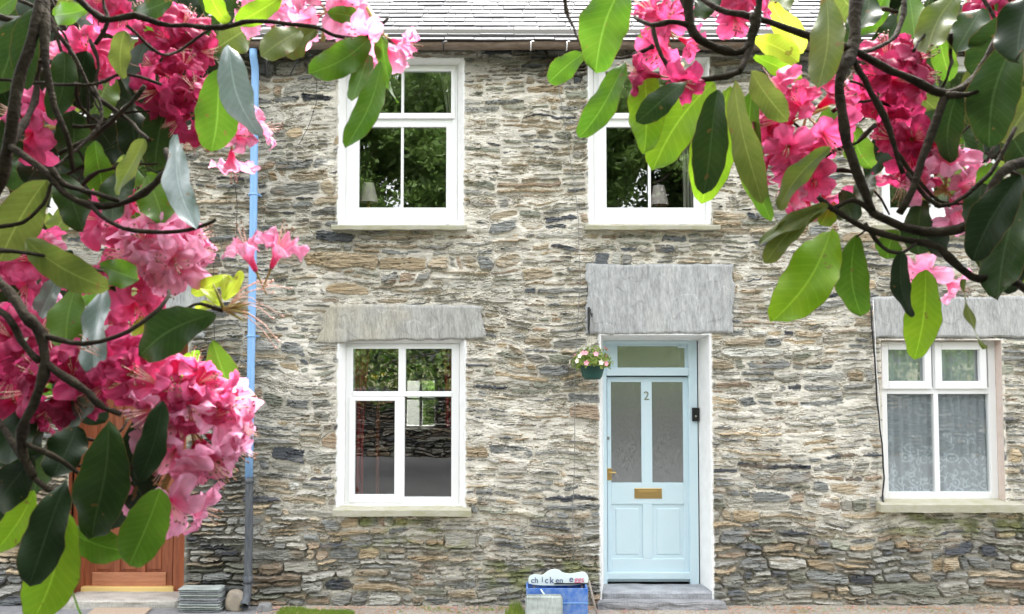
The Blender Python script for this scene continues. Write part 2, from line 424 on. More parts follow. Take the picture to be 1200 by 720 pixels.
def grid_part(name, xs, zs, h, C, keep, sel, mat, parent):
    """one mesh from the columns sel of the height field, minus the openings"""
    i0, i1 = sel
    xx = xs[i0:i1 + 1]; nx, nz = len(xx), len(zs)
    co = np.empty((nx, nz, 3), np.float32)
    co[..., 0] = xx[:, None]; co[..., 1] = -h[i0:i1 + 1]; co[..., 2] = zs[None, :]
    k = keep[i0:i1, :]
    I, J = np.nonzero(k)
    q = np.stack([I * nz + J, (I + 1) * nz + J, (I + 1) * nz + J + 1, I * nz + J + 1], 1).astype(np.int32)
    used = np.zeros(nx * nz, bool); used[q.ravel()] = True
    remap = np.cumsum(used) - 1
    q = remap[q].astype(np.int32)
    me = bpy.data.meshes.new(name)
    nv = int(used.sum()); nf = len(q)
    me.vertices.add(nv); me.vertices.foreach_set('co', co.reshape(-1, 3)[used].ravel())
    me.loops.add(nf * 4); me.loops.foreach_set('vertex_index', q.ravel())
    me.polygons.add(nf); me.polygons.foreach_set('loop_start', np.arange(0, nf * 4, 4, dtype=np.int32))
    me.polygons.foreach_set('loop_total', np.full(nf, 4, np.int32))
    me.polygons.foreach_set('use_smooth', np.zeros(nf, bool))
    me.update(calc_edges=True)
    me.materials.append(mat)
    set_col(me, C[i0:i1 + 1].reshape(-1, 3)[used])
    return link(bpy.data.objects.new(name, me), parent)

M['stone'] = colmat('slate_rubble_stone', 0.88, 90, .40, (190, .7, .004), .25, (1, 1, 2.2))
VX = 5.35
xs = np.concatenate([np.arange(-8, -VX, .03), np.arange(-VX, VX, .0085), np.arange(VX, 8.001, .03)])
zs = np.arange(-0.04, WALL_TOP, .0075)
ex = [v for r, _ in OPEN for v in r[:2]] + [XL, XR]; ez = [v for r, _ in OPEN for v in r[2:]]
def insert(a, vals):
    a = a.copy()
    for v in vals:
        if a[0] < v < a[-1]: a[np.argmin(np.abs(a - v))] = v
    return np.unique(a)
xs = insert(xs, ex); zs = insert(zs, ez)
def rich_fn(x, z):
    r = .40 + .50 * sstep(.1, 1.8, z + .35 * vn(x * .9, z * .7, 31)) 
    left = sstep(XL + .35, XL - .25, x)
    r = r * (1 - .75 * left * (1 - sstep(2.0, 3.4, z)))
    r = r * (.88 + .55 * fbm(x, z, 1.1, 1.6, 32)) + .04
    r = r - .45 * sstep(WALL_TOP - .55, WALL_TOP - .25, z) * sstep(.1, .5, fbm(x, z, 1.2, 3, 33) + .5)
    return np.clip(r, 0, 1.0)
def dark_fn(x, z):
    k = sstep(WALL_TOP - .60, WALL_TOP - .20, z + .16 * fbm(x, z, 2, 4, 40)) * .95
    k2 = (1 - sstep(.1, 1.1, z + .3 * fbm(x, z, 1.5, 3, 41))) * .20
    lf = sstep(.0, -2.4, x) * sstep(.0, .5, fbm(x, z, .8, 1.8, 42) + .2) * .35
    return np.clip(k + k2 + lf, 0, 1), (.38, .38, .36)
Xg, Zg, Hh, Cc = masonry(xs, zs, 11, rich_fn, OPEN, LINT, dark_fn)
# moss low down beside the step, and green damp under the sills
for (mx0, mx1, mz0, mz1) in [(X(570), X(700), .15, .42), (X(395), X(550), Z(640), Z(604)), (X(1035), X(1200), Z(625), Z(600))]:
    k = sstep(mx0 - .1, mx0 + .15, Xg) * sstep(mx1 + .1, mx1 - .15, Xg) * sstep(mz0 - .08, mz0 + .05, Zg) * sstep(mz1 + .06, mz1 - .03, Zg)
    k = k * sstep(-.1, .35, fbm(Xg, Zg, 6, 12, 50)) * .7
    Cc = Cc * (1 - k[..., None]) + np.array([.20, .22, .07]) * k[..., None]
xc = (xs[1:] + xs[:-1]) / 2; zc = (zs[1:] + zs[:-1]) / 2
keep = np.ones((len(xc), len(zc)), bool)
for (a, b, c, e), _ in OPEN:
    keep[np.ix_((xc > a) & (xc < b), (zc > c) & (zc < e))] = False
kL = int(np.argmin(np.abs(xs - XL))); kR = int(np.argmin(np.abs(xs - XR)))
SEL = [(0, kL), (kL, kR), (kR, len(xs) - 1)]
HOUSES = []
for i, (x0, x1) in enumerate(HOUSE_X):
    h = empty('terraced_cottage', ((x0 + x1) / 2, 0, 0))
    tag(h, ['slate rubble cottage left of the blue downpipe, with the red-brown wooden front door',
            'middle slate rubble cottage with the pale blue front door numbered 2',
            'slate rubble cottage at the right end of the row, with lace in its lower window'][i], 'house', 'cottages in the terrace')
    HOUSES.append(h)
bpy.context.view_layer.update()
def hp(o, i):
    """parent keeping the world position (houses are only translated)"""
    o.parent = HOUSES[i]; o.location = Vector(o.location) - HOUSES[i].location; return o
for i in range(3):
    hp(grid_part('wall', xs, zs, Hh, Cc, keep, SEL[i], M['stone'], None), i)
# back, sides and inside of each cottage: a shell 4 m deep with real back window openings
for i, (x0, x1) in enumerate(HOUSE_X):
    mb = MB()
    ym, yb = 0.42, 4.2
    e = 0.0 if i != 2 else 0.003
    bw = []
    if i == 1:
        xa = X(474, 360, yb); xb_ = X(512, 360, yb)
        bw = [(xa, xb_, Z(503, yb), Z(443, yb))]
    if not bw: mb.box(x0 + .05, x1 - .05, yb, yb + .3, 0, WALL_TOP)
    else:
        a, b, c, d = bw[0]
        mb.box(x0 + .05, a, yb, yb + .3, 0, WALL_TOP); mb.box(b, x1 - .05, yb, yb + .3, 0, WALL_TOP)
        mb.box(a, b, yb, yb + .3, 0, c); mb.box(a, b, yb, yb + .3, d, WALL_TOP)
    mb.box(x0, x0 + .05 - .002, .3, yb + .3, 0, WALL_TOP); mb.box(x1 - .05 + .002, x1, .3, yb + .3, 0, WALL_TOP)
    hp(mb.build('inner_wall', M['room']), i)
    for nm, q in (('upper_floor', (.40, yb - .01, 2.72, 2.95)), ('ground_floor', (.40, yb - .01, .02, .06)), ('ceiling', (.05, yb + .2, WALL_TOP + .01, WALL_TOP + .1))):
        mb = MB(); mb.box(x0 + .06, x1 - .06, *q); hp(mb.build(nm, M['room']), i)
# ------------------------------------------------------------ facade details
def prect(px0, px1, py0, py1, Y):
    """box corners (x0,x1,z0,z1) on plane Y"""
    m = 160 if py0 < 270 else 490
    return X(px0, m, Y), X(px1, m, Y), Z(py1, Y), Z(py0, Y)
def pbox(mb, px0, px1, py0, py1, Y, dep, bev=0.0, mi=0):
    a, b, c, d = prect(px0, px1, py0, py1, Y)
    return mb.box(a, b, Y, Y + dep, c, d, bev, mi=mi)
def reveal(rc, fr, Y, y0=-0.018, lip=0.006, bottom=True):
    """painted jambs, soffit and base between opening rc and frame rectangle fr at depth Y"""
    a, b, c, d = rc; A, B, Cc_, D = fr
    out = [(a - lip, c), (b + lip, c), (b + lip, d + lip), (a - lip, d + lip)]
    inn = [(A, Cc_), (B, Cc_), (B, D), (A, D)]
    n = 14; vs = []; fs = []
    def side(p, q, P2, Q2):
        base = len(vs)
        for i in range(n + 1):
            t = i / n
            for j in range(5):
                s = j / 4
                x = (p[0] * (1 - t) + q[0] * t) * (1 - s) + (P2[0] * (1 - t) + Q2[0] * t) * s
                z = (p[1] * (1 - t) + q[1] * t) * (1 - s) + (P2[1] * (1 - t) + Q2[1] * t) * s
                e = .004 * math.sin(PI * s)
                if 0 < i < n: x += e * mnoise.noise(Vector((x * 9, z * 9, s * 3))) * 2; z += e * mnoise.noise(Vector((x * 9, z * 9, 5 + s * 3))) * 2
                vs.append((x, y0 + (Y + .01 - y0) * s, z))
        for i in range(n):
            for j in range(4):
                k = base + i * 5 + j; fs.append((k, k + 1, k + 6, k + 5))
    side(out[1], out[2], inn[1], inn[2]); side(out[2], out[3], inn[2], inn[3]); side(out[3], out[0], inn[3], inn[0])
    if bottom: side(out[0], out[1], inn[0], inn[1])
    return vs, fs
def quad_pane(a, b, c, d, Y, th=.006):
    mb = MB(); mb.box(a, b, Y, Y + th, c, d); return mb
def sill(px0, px1, py0, py1, parent, y0=-.115):
    m = 160 if py0 < 270 else 490; a, b = X(px0, m, y0), X(px1, m, y0); c, d = Z(py1, y0), Z(py0, y0)
    mb = MB()
    n = 14; rnd = random.Random(int(px0))
    b_ = bmesh.new()
    rows = []
    for i in range(n + 1):
        x = a + (b - a) * i / n; jz = rnd.uniform(-.004, .004); jy = rnd.uniform(-.007, .007); jt = rnd.uniform(-.003, .003)
        rows.append([b_.verts.new(p) for p in [(x, y0 + jy, c + jz), (x, y0 + jy - .004, d + jt - .008), (x, y0 + .012, d + jt), (x, .14, d + .022), (x, .14, c)]])
    for r, s in zip(rows, rows[1:]):
        for k in range(5): b_.faces.new((r[k], r[(k + 1) % 5], s[(k + 1) % 5], s[k]))
    b_.faces.new(rows[0]); b_.faces.new(rows[-1][::-1])
    mb.add(b_)
    return mb.build('sill', M['sill'], parent)

def sash_window(rc, i, d=0.0, with_sill=True, sillpx=None):
    """white window with a top light and a lower casement, each with one glazing bar; d shifts it along the row"""
    Y = .07
    def bx(mb, p0, p1, q0, q1, y, dep, bev=.004):
        a, b, c, e = prect(p0, p1, q0, q1, y); mb.box(a + d, b + d, y, y + dep, c, e, bev)
    mb = MB()
    fr = prect(406, 536, 77, 258, Y); fr = (fr[0] + d, fr[1] + d, fr[2], fr[3])
    # outer frame
    bx(mb, 406, 417, 77, 258, Y, .07); bx(mb, 530.5, 536, 77, 258, Y, .07); bx(mb, 417, 530.5, 77, 80.5, Y, .07); bx(mb, 417, 530.5, 249.5, 258, Y, .07)
    win = mb.build('window', M['upvc'])
    vs, fs = reveal(rc, fr, Y)
    mesh_obj('reveal', vs, fs, M['render'], win, True)
    mb = MB()     # top light, set forward
    y = .055
    bx(mb, 411, 419.5, 80, 139, y, .05); bx(mb, 528.5, 533, 80, 139, y, .05); bx(mb, 419.5, 528.5, 79, 83.5, y, .05); bx(mb, 419.5, 528.5, 132.5, 139, y, .05); bx(mb, 470, 473, 83.5, 132.5, y + .005, .04, .002)
    mb.build('top_light', M['upvc'], win)
    mb = MB(); y = .085
    bx(mb, 411, 421, 139.5, 252, y, .05); bx(mb, 523, 531, 139.5, 252, y, .05); bx(mb, 421, 523, 139.5, 149, y, .05); bx(mb, 421, 523, 243.5, 252, y, .05); bx(mb, 470, 473, 149, 243.5, y + .008, .035, .002)
    mb.build('casement', M['upvc'], win)
    for (p0, p1, q0, q1, y) in [(419, 470.5, 83, 133, .08), (472.5, 529, 83, 133, .08), (420.5, 470.5, 148.5, 244, .11), (472.5, 523.5, 148.5, 244, .11)]:
        a, b, c, e = prect(p0, p1, q0, q1, y); quad_pane(a + d, b + d, c, e, y).build('pane', M['glass'], win)
    if with_sill:
        s = sill(389, 547, 263.5, 269, win); s.location.x += d
    return hp(win, i)
DW = X(690, 160, .07) - X(400, 160, .07)
sash_window(UP1, 1, 0); sash_window(UP2, 1, DW)
sash_window(UPR, 2, PITCH); sash_window(UPL, 0, DW - PITCH); sash_window(UPLL, 0, -PITCH); sash_window(UPRR, 2, DW + PITCH)

def low_window(rc, i, d=0.0):
    Y = .07
    mb = MB()
    def bx(p0, p1, q0, q1, y, dep, bev=.004):
        a, b, c, e = prect(p0, p1, q0, q1, y); mb.box(a + d, b + d, y, y + dep, c, e, bev)
    fr = prect(405, 538, 403, 591, Y); fr = (fr[0] + d, fr[1] + d, fr[2], fr[3])
    bx(405, 413, 403, 591, Y, .07); bx(529, 538, 403, 591, Y, .07); bx(413, 529, 403, 409, Y, .07); bx(413, 529, 583, 591, Y, .07)
    bx(466.5, 475, 409, 459, Y, .065); bx(413, 529, 459, 465, Y - .012, .075, .005)
    win = mb.build('window', M['upvc'])
    vs, fs = reveal(rc, fr, Y); mesh_obj('reveal', vs, fs, M['render'], win, True)
    mb = MB(); y = .06
    bx(409, 416, 465, 589, y, .05); bx(462.5, 474, 465, 589, y, .05); bx(416, 462.5, 465, 470, y, .05); bx(416, 462.5, 580, 589, y, .05)
    mb.build('casement', M['upvc'], win)
    for k, (p0, p1, q0, q1) in enumerate([(412.5, 467, 408.5, 459.5), (474.5, 529.5, 408.5, 459.5), (415.5, 463, 469.5, 580.5), (473.5, 529.5, 464.5, 583.5)]):
        y = .09; a, b, c, e = prect(p0, p1, q0, q1, y); quad_pane(a + d, b + d, c, e, y).build('pane', M['glass'], win)
    s = sill(391, 552, 597.5, 605.5, win, -.10); s.location.x += d
    return hp(win, i)
low_window(LOW, 1); low_window(LOWL, 0, -PITCH)

# right cottage: four-light window in a deep pinkish reveal
Y = .09
mb = MB()
pbox(mb, 1033.5, 1040, 399.5, 586, Y, .07, .004); pbox(mb, 1159.5, 1168, 399.5, 586, Y, .07, .004); pbox(mb, 1040, 1159.5, 399.5, 404, Y, .07, .004); pbox(mb, 1040, 1159.5, 577, 586, Y, .07, .004)
pbox(mb, 1094.5, 1100, 404, 577, Y + .004, .06, .004); pbox(mb, 1040, 1094.5, 453.5, 462, Y + .004, .06, .004); pbox(mb, 1100, 1159.5, 453.5, 462, Y + .004, .06, .004)
win = mb.build('window', M['upvc'])
mb = MB(); y = Y - .025
for p0, p1 in ((1034.5, 1093), (1097.5, 1158)):
    pbox(mb, p0, p0 + 8, 401, 456, y, .05, .005); pbox(mb, p1 - 8, p1, 401, 456, y, .05, .005); pbox(mb, p0 + 8, p1 - 8, 401, 410, y, .05, .005); pbox(mb, p0 + 8, p1 - 8, 447, 456, y, .05, .005)
mb.build('top_light', M['upvc'], win)
for (p0, p1, q0, q1) in [(1042, 1085.5, 409.5, 447.5), (1105, 1150.5, 409.5, 447.5), (1039.5, 1095, 461.5, 577.5), (1099.5, 1160, 461.5, 577.5)]:
    a, b, c, e = prect(p0, p1, q0, q1, Y + .03); quad_pane(a, b, c, e, Y + .03).build('pane', M['glass'], win)
fr = prect(1034, 1168, 399.5, 586, Y)
vs, fs = reveal(LOWR, fr, Y, -.012); mesh_obj('reveal', vs, fs, M['pink_render'], win, True)
sill(1030, 1198, 591, 601, win, -.12)
hp(win, 2)

# ---- lintels: riven slate slabs with upright streaks
M['lintel'] = colmat('riven_slate_lintel', .85, 60, .25, (120, .4, .003), .3, (1, 1, .25))
def slab(name, px, corners, i, seed, tan=None, y0=-.034, depth=.06, col=(.34, .35, .345)):
    """slab whose face corners (tl, tr, br, bl) are photo points on the plane y0"""
    c = [P(a, b, y0) for a, b in corners]
    nx, nz = px
    u, v = np.meshgrid(np.linspace(0, 1, nx), np.linspace(0, 1, nz), indexing='ij')
    tl, tr, br, bl = [np.array(q) for q in c]
    x = (tl[0] * (1 - u) + tr[0] * u) * (1 - v) + (bl[0] * (1 - u) + br[0] * u) * v
    z = (tl[2] * (1 - u) + tr[2] * u) * (1 - v) + (bl[2] * (1 - u) + br[2] * u) * v
    eu = np.minimum(u, 1 - u) * nx; ev = np.minimum(v, 1 - v) * nz
    edge = np.minimum(eu, ev)
    x = x + np.where(eu < 3, fbm(x * 0 + seed, z, 9, 14, seed, 3) * .034, 0); z = z + np.where(ev < 3, fbm(x, z * 0 + v, 5, 1, seed + 1, 4, .65) * .026, 0)
    f = fbm(x + .04 * z, z, 34, 6, seed + 2, 4, .7)
    y = y0 + .006 * f + .008 * np.round(fbm(x, z, 3, 2, seed + 3) * 2.4) / 2.4 + .02 * np.clip(1 - edge / 3, 0, 1) ** 2
    C = np.array(col)[None, None, :] * (1 + .42 * f)[..., None] 
    p = sstep(.1, .55, fbm(x, z, 8, 3, seed + 5))[..., None]; C = C * (1 - .5 * p) + np.array([.46, .46, .44]) * .5 * p
    if tan is not None:
        k = (sstep(tan[0], tan[1], u + .5 * fbm(x, z, 4, 5, seed + 7)) * .7)[..., None]; C = C * (1 - k) + np.array([.40, .36, .27]) * (1 + .3 * f)[..., None] * k
    vs = np.stack([x, y, z], -1).reshape(-1, 3)
    V = [tuple(q) for q in vs]; Fc = []
    for a in range(nx - 1):
        for b in range(nz - 1):
            k = a * nz + b; Fc.append((k, k + 1, k + nz + 1, k + nz))
    loop = [a * nz for a in range(nx)] + [(nx - 1) * nz + b for b in range(1, nz)] + [a * nz + nz - 1 for a in range(nx - 2, -1, -1)] + [b for b in range(nz - 2, 0, -1)]
    base = len(V)
    for k in loop: V.append((vs[k][0], y0 + depth, vs[k][2]))
    for j in range(len(loop)):
        j2 = (j + 1) % len(loop); Fc.append((loop[j], loop[j2], base + j2, base + j))
    cols = np.concatenate([C.reshape(-1, 3), C.reshape(-1, 3)[loop]])
    o = mesh_obj(name, V, Fc, M['lintel']); set_col(o.data, np.clip(cols, .02, .8))
    return hp(o, i) if i is not None else o
slab('lintel', (170, 40), [(384, 357), (563, 358), (569, 397), (370, 402)], 1, 60, (.75, -.1), col=(.35, .345, .325))
slab('lintel', (150, 70), [(688, 310), (861, 309), (860, 391), (687, 392)], 1, 70, None, -.036, col=(.38, .385, .385))
slab('lintel', (160, 44), [(1022, 348), (1204, 347), (1206, 396), (1024, 397)], 2, 80, None, -.034, col=(.38, .38, .375))
slab('lintel', (150, 70), [(70, 313), (237, 312), (238, 397), (69, 398)], 0, 90, None, -.036)

# ---- blue front door
Y = .33
door_fr = prect(706.5, 817.5, 399.5, 690, Y)
mb = MB()
pbox(mb, 706.5, 711, 399.5, 686, Y - .05, .10, .004); pbox(mb, 807.5, 817.5, 399.5, 686, Y - .05, .10, .004)
pbox(mb, 711, 807.5, 399.5, 403.5, Y - .05, .10, .004); pbox(mb, 711, 807.5, 431, 440.5, Y - .06, .11, .005)
dframe = mb.build('door_frame', M['door_blue'])
vs, fs = reveal(DOOR, door_fr, Y - .05, -.022, .008, False); mesh_obj('reveal', vs, fs, M['render'], dframe, True)
mb = MB(); a, b, c, d = prect(710.5, 808, 403, 431.5, Y); mb.box(a, b, Y, Y + .006, c, d); mb.build('pane', M['obscured'], dframe)
# cut-out shape behind the fanlight glass
mb = MB()
for (p0, p1, q0, q1) in [(711, 724, 403.5, 431), (724, 800, 403.5, 406), (795, 808, 403.5, 408), (803, 808, 408, 431)]: pbox(mb, p0, p1, q0, q1, Y - .012, .01, .002)
mb.build('fanlight_beading', M['door_blue'], dframe)
hp(dframe, 1)
mb = MB()
L0, L1, T0, T1 = 711.5, 806.5, 442, 682
for (p0, p1, q0, q1) in [(L0, 716, T0, T1), (800.5, L1, T0, T1), (716, 800.5, T0, 448), (716, 800.5, 566, 591), (751.5, 764, 448, 566), (752.5, 763.5, 591, 655), (716, 800.5, 655, T1)]:
    pbox(mb, p0, p1, q0, q1, Y, .045, .004)
for (p0, p1) in ((716, 752.5), (763.5, 800.5)):
    pbox(mb, p0 - .5, p1 + .5, 590.5, 655.5, Y + .016, .02)
    pbox(mb, p0 + 5, p1 - 5, 596, 650, Y + .008, .02, .007)
pbox(mb, 710.5, 808.5, 671, 679.5, Y - .035, .034, .008)
door = mb.build('front_door', M['door_blue'])
for (p0, p1) in ((715.5, 752), (763.5, 801)):
    a, b, c, d = prect(p0, p1, 447.5, 566.5, Y + .018); quad_pane(a, b, c, d, Y + .018).build('pane', M['obscured'], door)
mb = MB(); pbox(mb, 743, 775, 572.5, 584.5, Y - .008, .01, .003); pbox(mb, 748, 770, 575.5, 581.5, Y - .014, .008, .002); mb.build('letterbox', M['brass'], door)
mb = MB(); pbox(mb, 710.5, 716.5, 549, 563, Y - .006, .008, .002)
q = P(713.5, 553, Y); mb.tube([q + Vector((0, 0, 0)), q + Vector((0, -.045, 0))], .008); mb.tube([q + Vector((-.005, -.045, 0)), q + Vector((.05, -.048, -.003)), q + Vector((.07, -.045, -.008))], [.008, .007, .006])
mb.build('handle', M['brass'], door)
q = P(712.5, 513.5, Y); mb = MB(); mb.tube([q, q + Vector((0, -.012, 0))], .016, 16); mb.build('lock', M['chrome'], door)
def text(s, size, loc, mat, parent=None, name='lettering', ext=.002, rz=0, rx=90):
    cu = bpy.data.curves.new(name, 'FONT'); cu.body = s; cu.size = size; cu.extrude = ext; cu.align_x = 'CENTER'; cu.align_y = 'CENTER'
    t = bpy.data.objects.new(name, cu); COL.objects.link(t)
    t.location = loc; t.rotation_euler = (math.radians(rx), math.radians(rz), 0)
    bpy.context.view_layer.update()
    me = bpy.data.meshes.new_from_object(t.evaluated_get(bpy.context.evaluated_depsgraph_get()))
    me.transform(t.matrix_world); bpy.data.objects.remove(t); me.materials.clear(); me.materials.append(mat)
    return link(bpy.data.objects.new(name, me), parent)
text('2', .125, P(757.5, 464.5, Y - .004), M['chrome'], door, 'door_number', .003)
hp(door, 1)
mb = MB(); pbox(mb, 811.5, 819.5, 478, 494, Y - .085, .03, .004); db = mb.build('doorbell', M['black'])
mb = MB(); q = P(815.5, 488, Y - .085); mb.tube([q, q + Vector((0, -.006, 0))], .010, 12); mb.build('button', M['chrome'], db); hp(db, 1)
# hallway floor behind door
# ---- left cottage: panelled wooden door
Y = .28
fr = prect(88.5, 214, 404, 700, Y)
mb = MB(); pbox(mb, 88.5, 100, 404, 696, Y - .04, .1, .004); pbox(mb, 206, 214.5, 404, 696, Y - .04, .1, .004); pbox(mb, 100, 206, 404, 440, Y - .04, .1, .004)
f = mb.build('door_frame', M['wood'])
vs, fs = reveal(LDOOR, fr, Y - .04, -.015, .004, False); mesh_obj('reveal', vs, fs, M['wood'], f, True); hp(f, 0)
mb = MB()
for (p0, p1, q0, q1) in [(101, 114, 441, 688), (196, 205.5, 441, 688), (114, 196, 441, 452), (114, 196, 560, 572), (114, 196, 672, 688), (114, 196, 622, 634), (136, 144, 452, 560), (167, 174, 452, 560), (136, 144, 572, 622), (167, 174, 572, 622), (136, 144, 634, 672), (167, 174, 634, 672)]:
    pbox(mb, p0, p1, q0, q1, Y, .045, .004)
for (p0, p1) in ((114, 136), (144, 167), (174, 196)):
    for (q0, q1) in ((452, 560), (572, 622), (634, 672)):
        pbox(mb, p0 - .3, p1 + .3, q0 - .3, q1 + .3, Y + .020, .02); pbox(mb, p0 + 3.5, p1 - 3.5, q0 + 4, q1 - 4, Y + .010, .02, .008)
ld = mb.build('front_door', M['wood'])
mb = MB(); pbox(mb, 112, 198, 671, 687, Y - .014, .016, .005); mb.build('weatherboard', M['wood_pale'], ld)
mb = MB(); q = P(107, 566, Y); mb.tube([q, q + Vector((0, -.05, 0))], .012); mb.tube([q + Vector((0, -.05, 0)), q + Vector((0, -.075, 0))], .026, 14); mb.build('handle', M['brass'], ld)
hp(ld, 0)
mb = MB(); pbox(mb, 99, 207, 688.5, 695, Y - .06, .12, .006); hp(mb.build('threshold', M['yellow']), 0)
# right cottage door, beyond the frame: same kind as the left one, painted
rd = door.copy(); COL.objects.link(rd); rd.parent = None; rd.location = (PITCH, 0, 0); 
for ch in door.children:
    if ch.name.startswith('door_number'): continue
    c = ch.copy(); COL.objects.link(c); c.parent = rd
hp(rd, 2)
rf = dframe.copy(); COL.objects.link(rf); rf.parent = None; rf.location = (PITCH, 0, 0)
for ch in dframe.children: c = ch.copy(); COL.objects.link(c); c.parent = rf
hp(rf, 2)

# back window of the middle cottage, seen right through the room
yb = 4.2; mb = MB(); ax_, bx_, cz_, dz_ = X(474, 360, yb), X(512, 360, yb), Z(503, yb), Z(443, yb)
for (a, b, c, d) in [(ax_ - .01, ax_ + .035, cz_, dz_), (bx_ - .035, bx_ + .01, cz_, dz_), (ax_ + .035, bx_ - .035, cz_, cz_ + .045), (ax_ + .035, bx_ - .035, dz_ - .045, dz_), ((ax_ + bx_) / 2 - .02, (ax_ + bx_) / 2 + .02, cz_ + .045, dz_ - .045)]:
    mb.box(a, b, yb + .08, yb + .13, c, d, .003)
bw_ = mb.build('window', M['upvc'])
mb = MB(); mb.box(ax_ + .035, (ax_ + bx_) / 2 - .02, yb + .085, yb + .12, (cz_ + dz_) / 2 + .05, (cz_ + dz_) / 2 + .08); mb.box((ax_ + bx_) / 2 + .02, bx_ - .035, yb + .085, yb + .12, (cz_ + dz_) / 2 + .05, (cz_ + dz_) / 2 + .08); mb.build('transom', M['upvc'], bw_)
hp(bw_, 1)
# --------------------------------------------------------------------- roof
M['slate'] = colmat('roofing_slate', .75, 30, .15, (80, .25, .003), .2)
SL = math.radians(35)
def make_roof(i):
    x0, x1 = HOUSE_X[i]; rnd = random.Random(90 + i)
    y0 = -.13; z0 = Z(48, y0)
    up = Vector((0, math.cos(SL), math.sin(SL))); nr = Vector((0, -math.sin(SL), math.cos(SL)))
    V = []; Fc = []; Cl = []
    n = int(2.55 / math.cos(SL) / .175)
    for r in range(n):
        s = r * .175 - .01; x = x0 - rnd.uniform(0, .25)
        while x < x1:
            wd = rnd.uniform(.2, .36); a = max(x, x0) + .003; b = min(x + wd, x1) - .005; x += wd
            if b - a < .02: continue
            lift = .017 + rnd.uniform(-.002, .006); dz = rnd.uniform(-.010, .008); tw = rnd.uniform(-.003, .003)
            col = np.array(rnd.choice([(.10, .10, .11), (.12, .12, .13), (.088, .092, .10), (.11, .108, .112), (.132, .132, .14)])) * rnd.uniform(.92, 1.08)
            k = len(V)
            O = Vector((0, y0, z0))
            for (px_, ss, hh_) in [(a, s + dz, lift), (b, s + dz + rnd.uniform(-.004, .004), lift + tw), (b, s + .24, .002), (a, s + .24, .002)]:
                q = O + up * ss + nr * hh_; V.append((px_, q.y, q.z))
            for (px_, ss, hh_) in [(a, s + dz, lift - .011), (b, s + dz, lift + tw - .011)]:
                q = O + up * ss + nr * hh_; V.append((px_, q.y, q.z))
            Fc += [(k, k + 1, k + 2, k + 3), (k + 4, k + 5, k + 1, k), (k + 4, k, k + 3), (k + 1, k + 5, k + 2)]
            Cl += [col] * 6
    o = mesh_obj('roof', V, Fc, M['slate']); set_col(o.data, np.array(Cl)); 
    mb = MB(); b = bmesh.new()
    ridge = Vector((0, y0, z0)) + up * (n * .175 + .06)
    prof = [(y0 + .09, z0 + .015), (ridge.y, ridge.z - .02), (4.75, ridge.z - (4.75 - ridge.y) * math.tan(SL)), (4.75, ridge.z - (4.75 - ridge.y) * math.tan(SL) - .1), (ridge.y, ridge.z - .16), (y0 + .12, z0 - .03)]
    l = [b.verts.new((x0, y, z)) for y, z in prof]; r_ = [b.verts.new((x1, y, z)) for y, z in prof]
    for k in range(6): b.faces.new((l[k], l[(k + 1) % 6], r_[(k + 1) % 6], r_[k]))
    b.faces.new(l[::-1]); b.faces.new(r_); mb.add(b)
    mb.build('roof_deck', nmat('roof_deck', (.12, .12, .125), .8), o)
    mb = MB(); mb.tube([(x0, ridge.y, ridge.z + .01), (x1, ridge.y, ridge.z + .01)], .09, 12); mb.build('ridge_tiles', nmat('ridge_tile', (.2, .13, .11), .8, .3, (9, .8, (.12, .1, .1), (1, 1, 1)), (30, .4, .01)), o)
    hp(o, i)
    # gutter, half round
    gy = -.175; gz = Z(51.5, gy); R = .058
    V = []; Fc = []; m = 10; nn = 40
    for a in range(nn + 1):
        x = x0 + (x1 - x0) * a / nn; wob = .004 * math.sin(x * 2.1) + .002 * math.sin(x * 7)
        for rr in (R, R - .006):
            for k in range(m + 1):
                t = PI * k / m; V.append((x, gy - rr * math.cos(t), gz - rr * math.sin(t) + wob))
    w_ = 2 * (m + 1)
    for a in range(nn):
        for q in (0, m + 1):
            for k in range(m):
                c = a * w_ + q + k; Fc.append((c, c + 1, c + w_ + 1, c + w_))
        for k in (0, m):
            c = a * w_ + k; Fc.append((c, c + m + 1, c + w_ + m + 1, c + w_))
    g = mesh_obj('gutter', V, Fc, M['gutter'], None, True)
    for px in ([622, 664, 338, 520, 880] if i == 1 else [x0 * 120 + 640, x0 * 120 + 780, x0 * 120 + 930]):
        xx = X(px, 54, gy); mb = MB()
        mb.tube([(xx, gy - (R + .004) * math.cos(PI * k / 8), gz - (R + .004) * math.sin(PI * k / 8)) for k in range(9)], .007, 6)
        mb.tube([(xx, gy - R, gz), (xx + .03, gy - .01, gz + .02)], .006, 6)
        mb.build('gutter_bracket', M['upvc'] if px in (622, 664, 338) else M['iron'], g)
    hp(g, i)
    mb = MB(); mb.box(x0 + .001, x1 - .001, -.070, -.050, WALL_TOP - .13, WALL_TOP - .002, .003)
    hp(mb.build('fascia', nmat('dark_fascia', (.035, .033, .03), .8)), i)
for i in range(3): make_roof(i)
# chimney stacks on the party lines
for i, xx in ((0, XL - .5), (1, XR - .5)):
    mb = MB(); zr = Z(48) + 1.7; mb.box(xx - .35, xx + .35, 1.75, 2.45, zr - .6, zr + 1.0, .01)
    c = mb.build('chimney', nmat('chimney_render', (.35, .33, .29), .9, .2, (6, .8, (.2, .19, .17), (1, 1, 1)), (30, .5, .01)))
    for dx in (-.17, .17):
        mb = MB(); mb.lathe(xx + dx, 2.1, [(.1, zr + 1.0), (.12, zr + 1.05), (.09, zr + 1.1), (.10, zr + 1.32), (.12, zr + 1.36), (.08, zr + 1.36)], 14); mb.build('chimney_pot', nmat('terracotta', (.40, .16, .09), .8), c)
    hp(c, i)

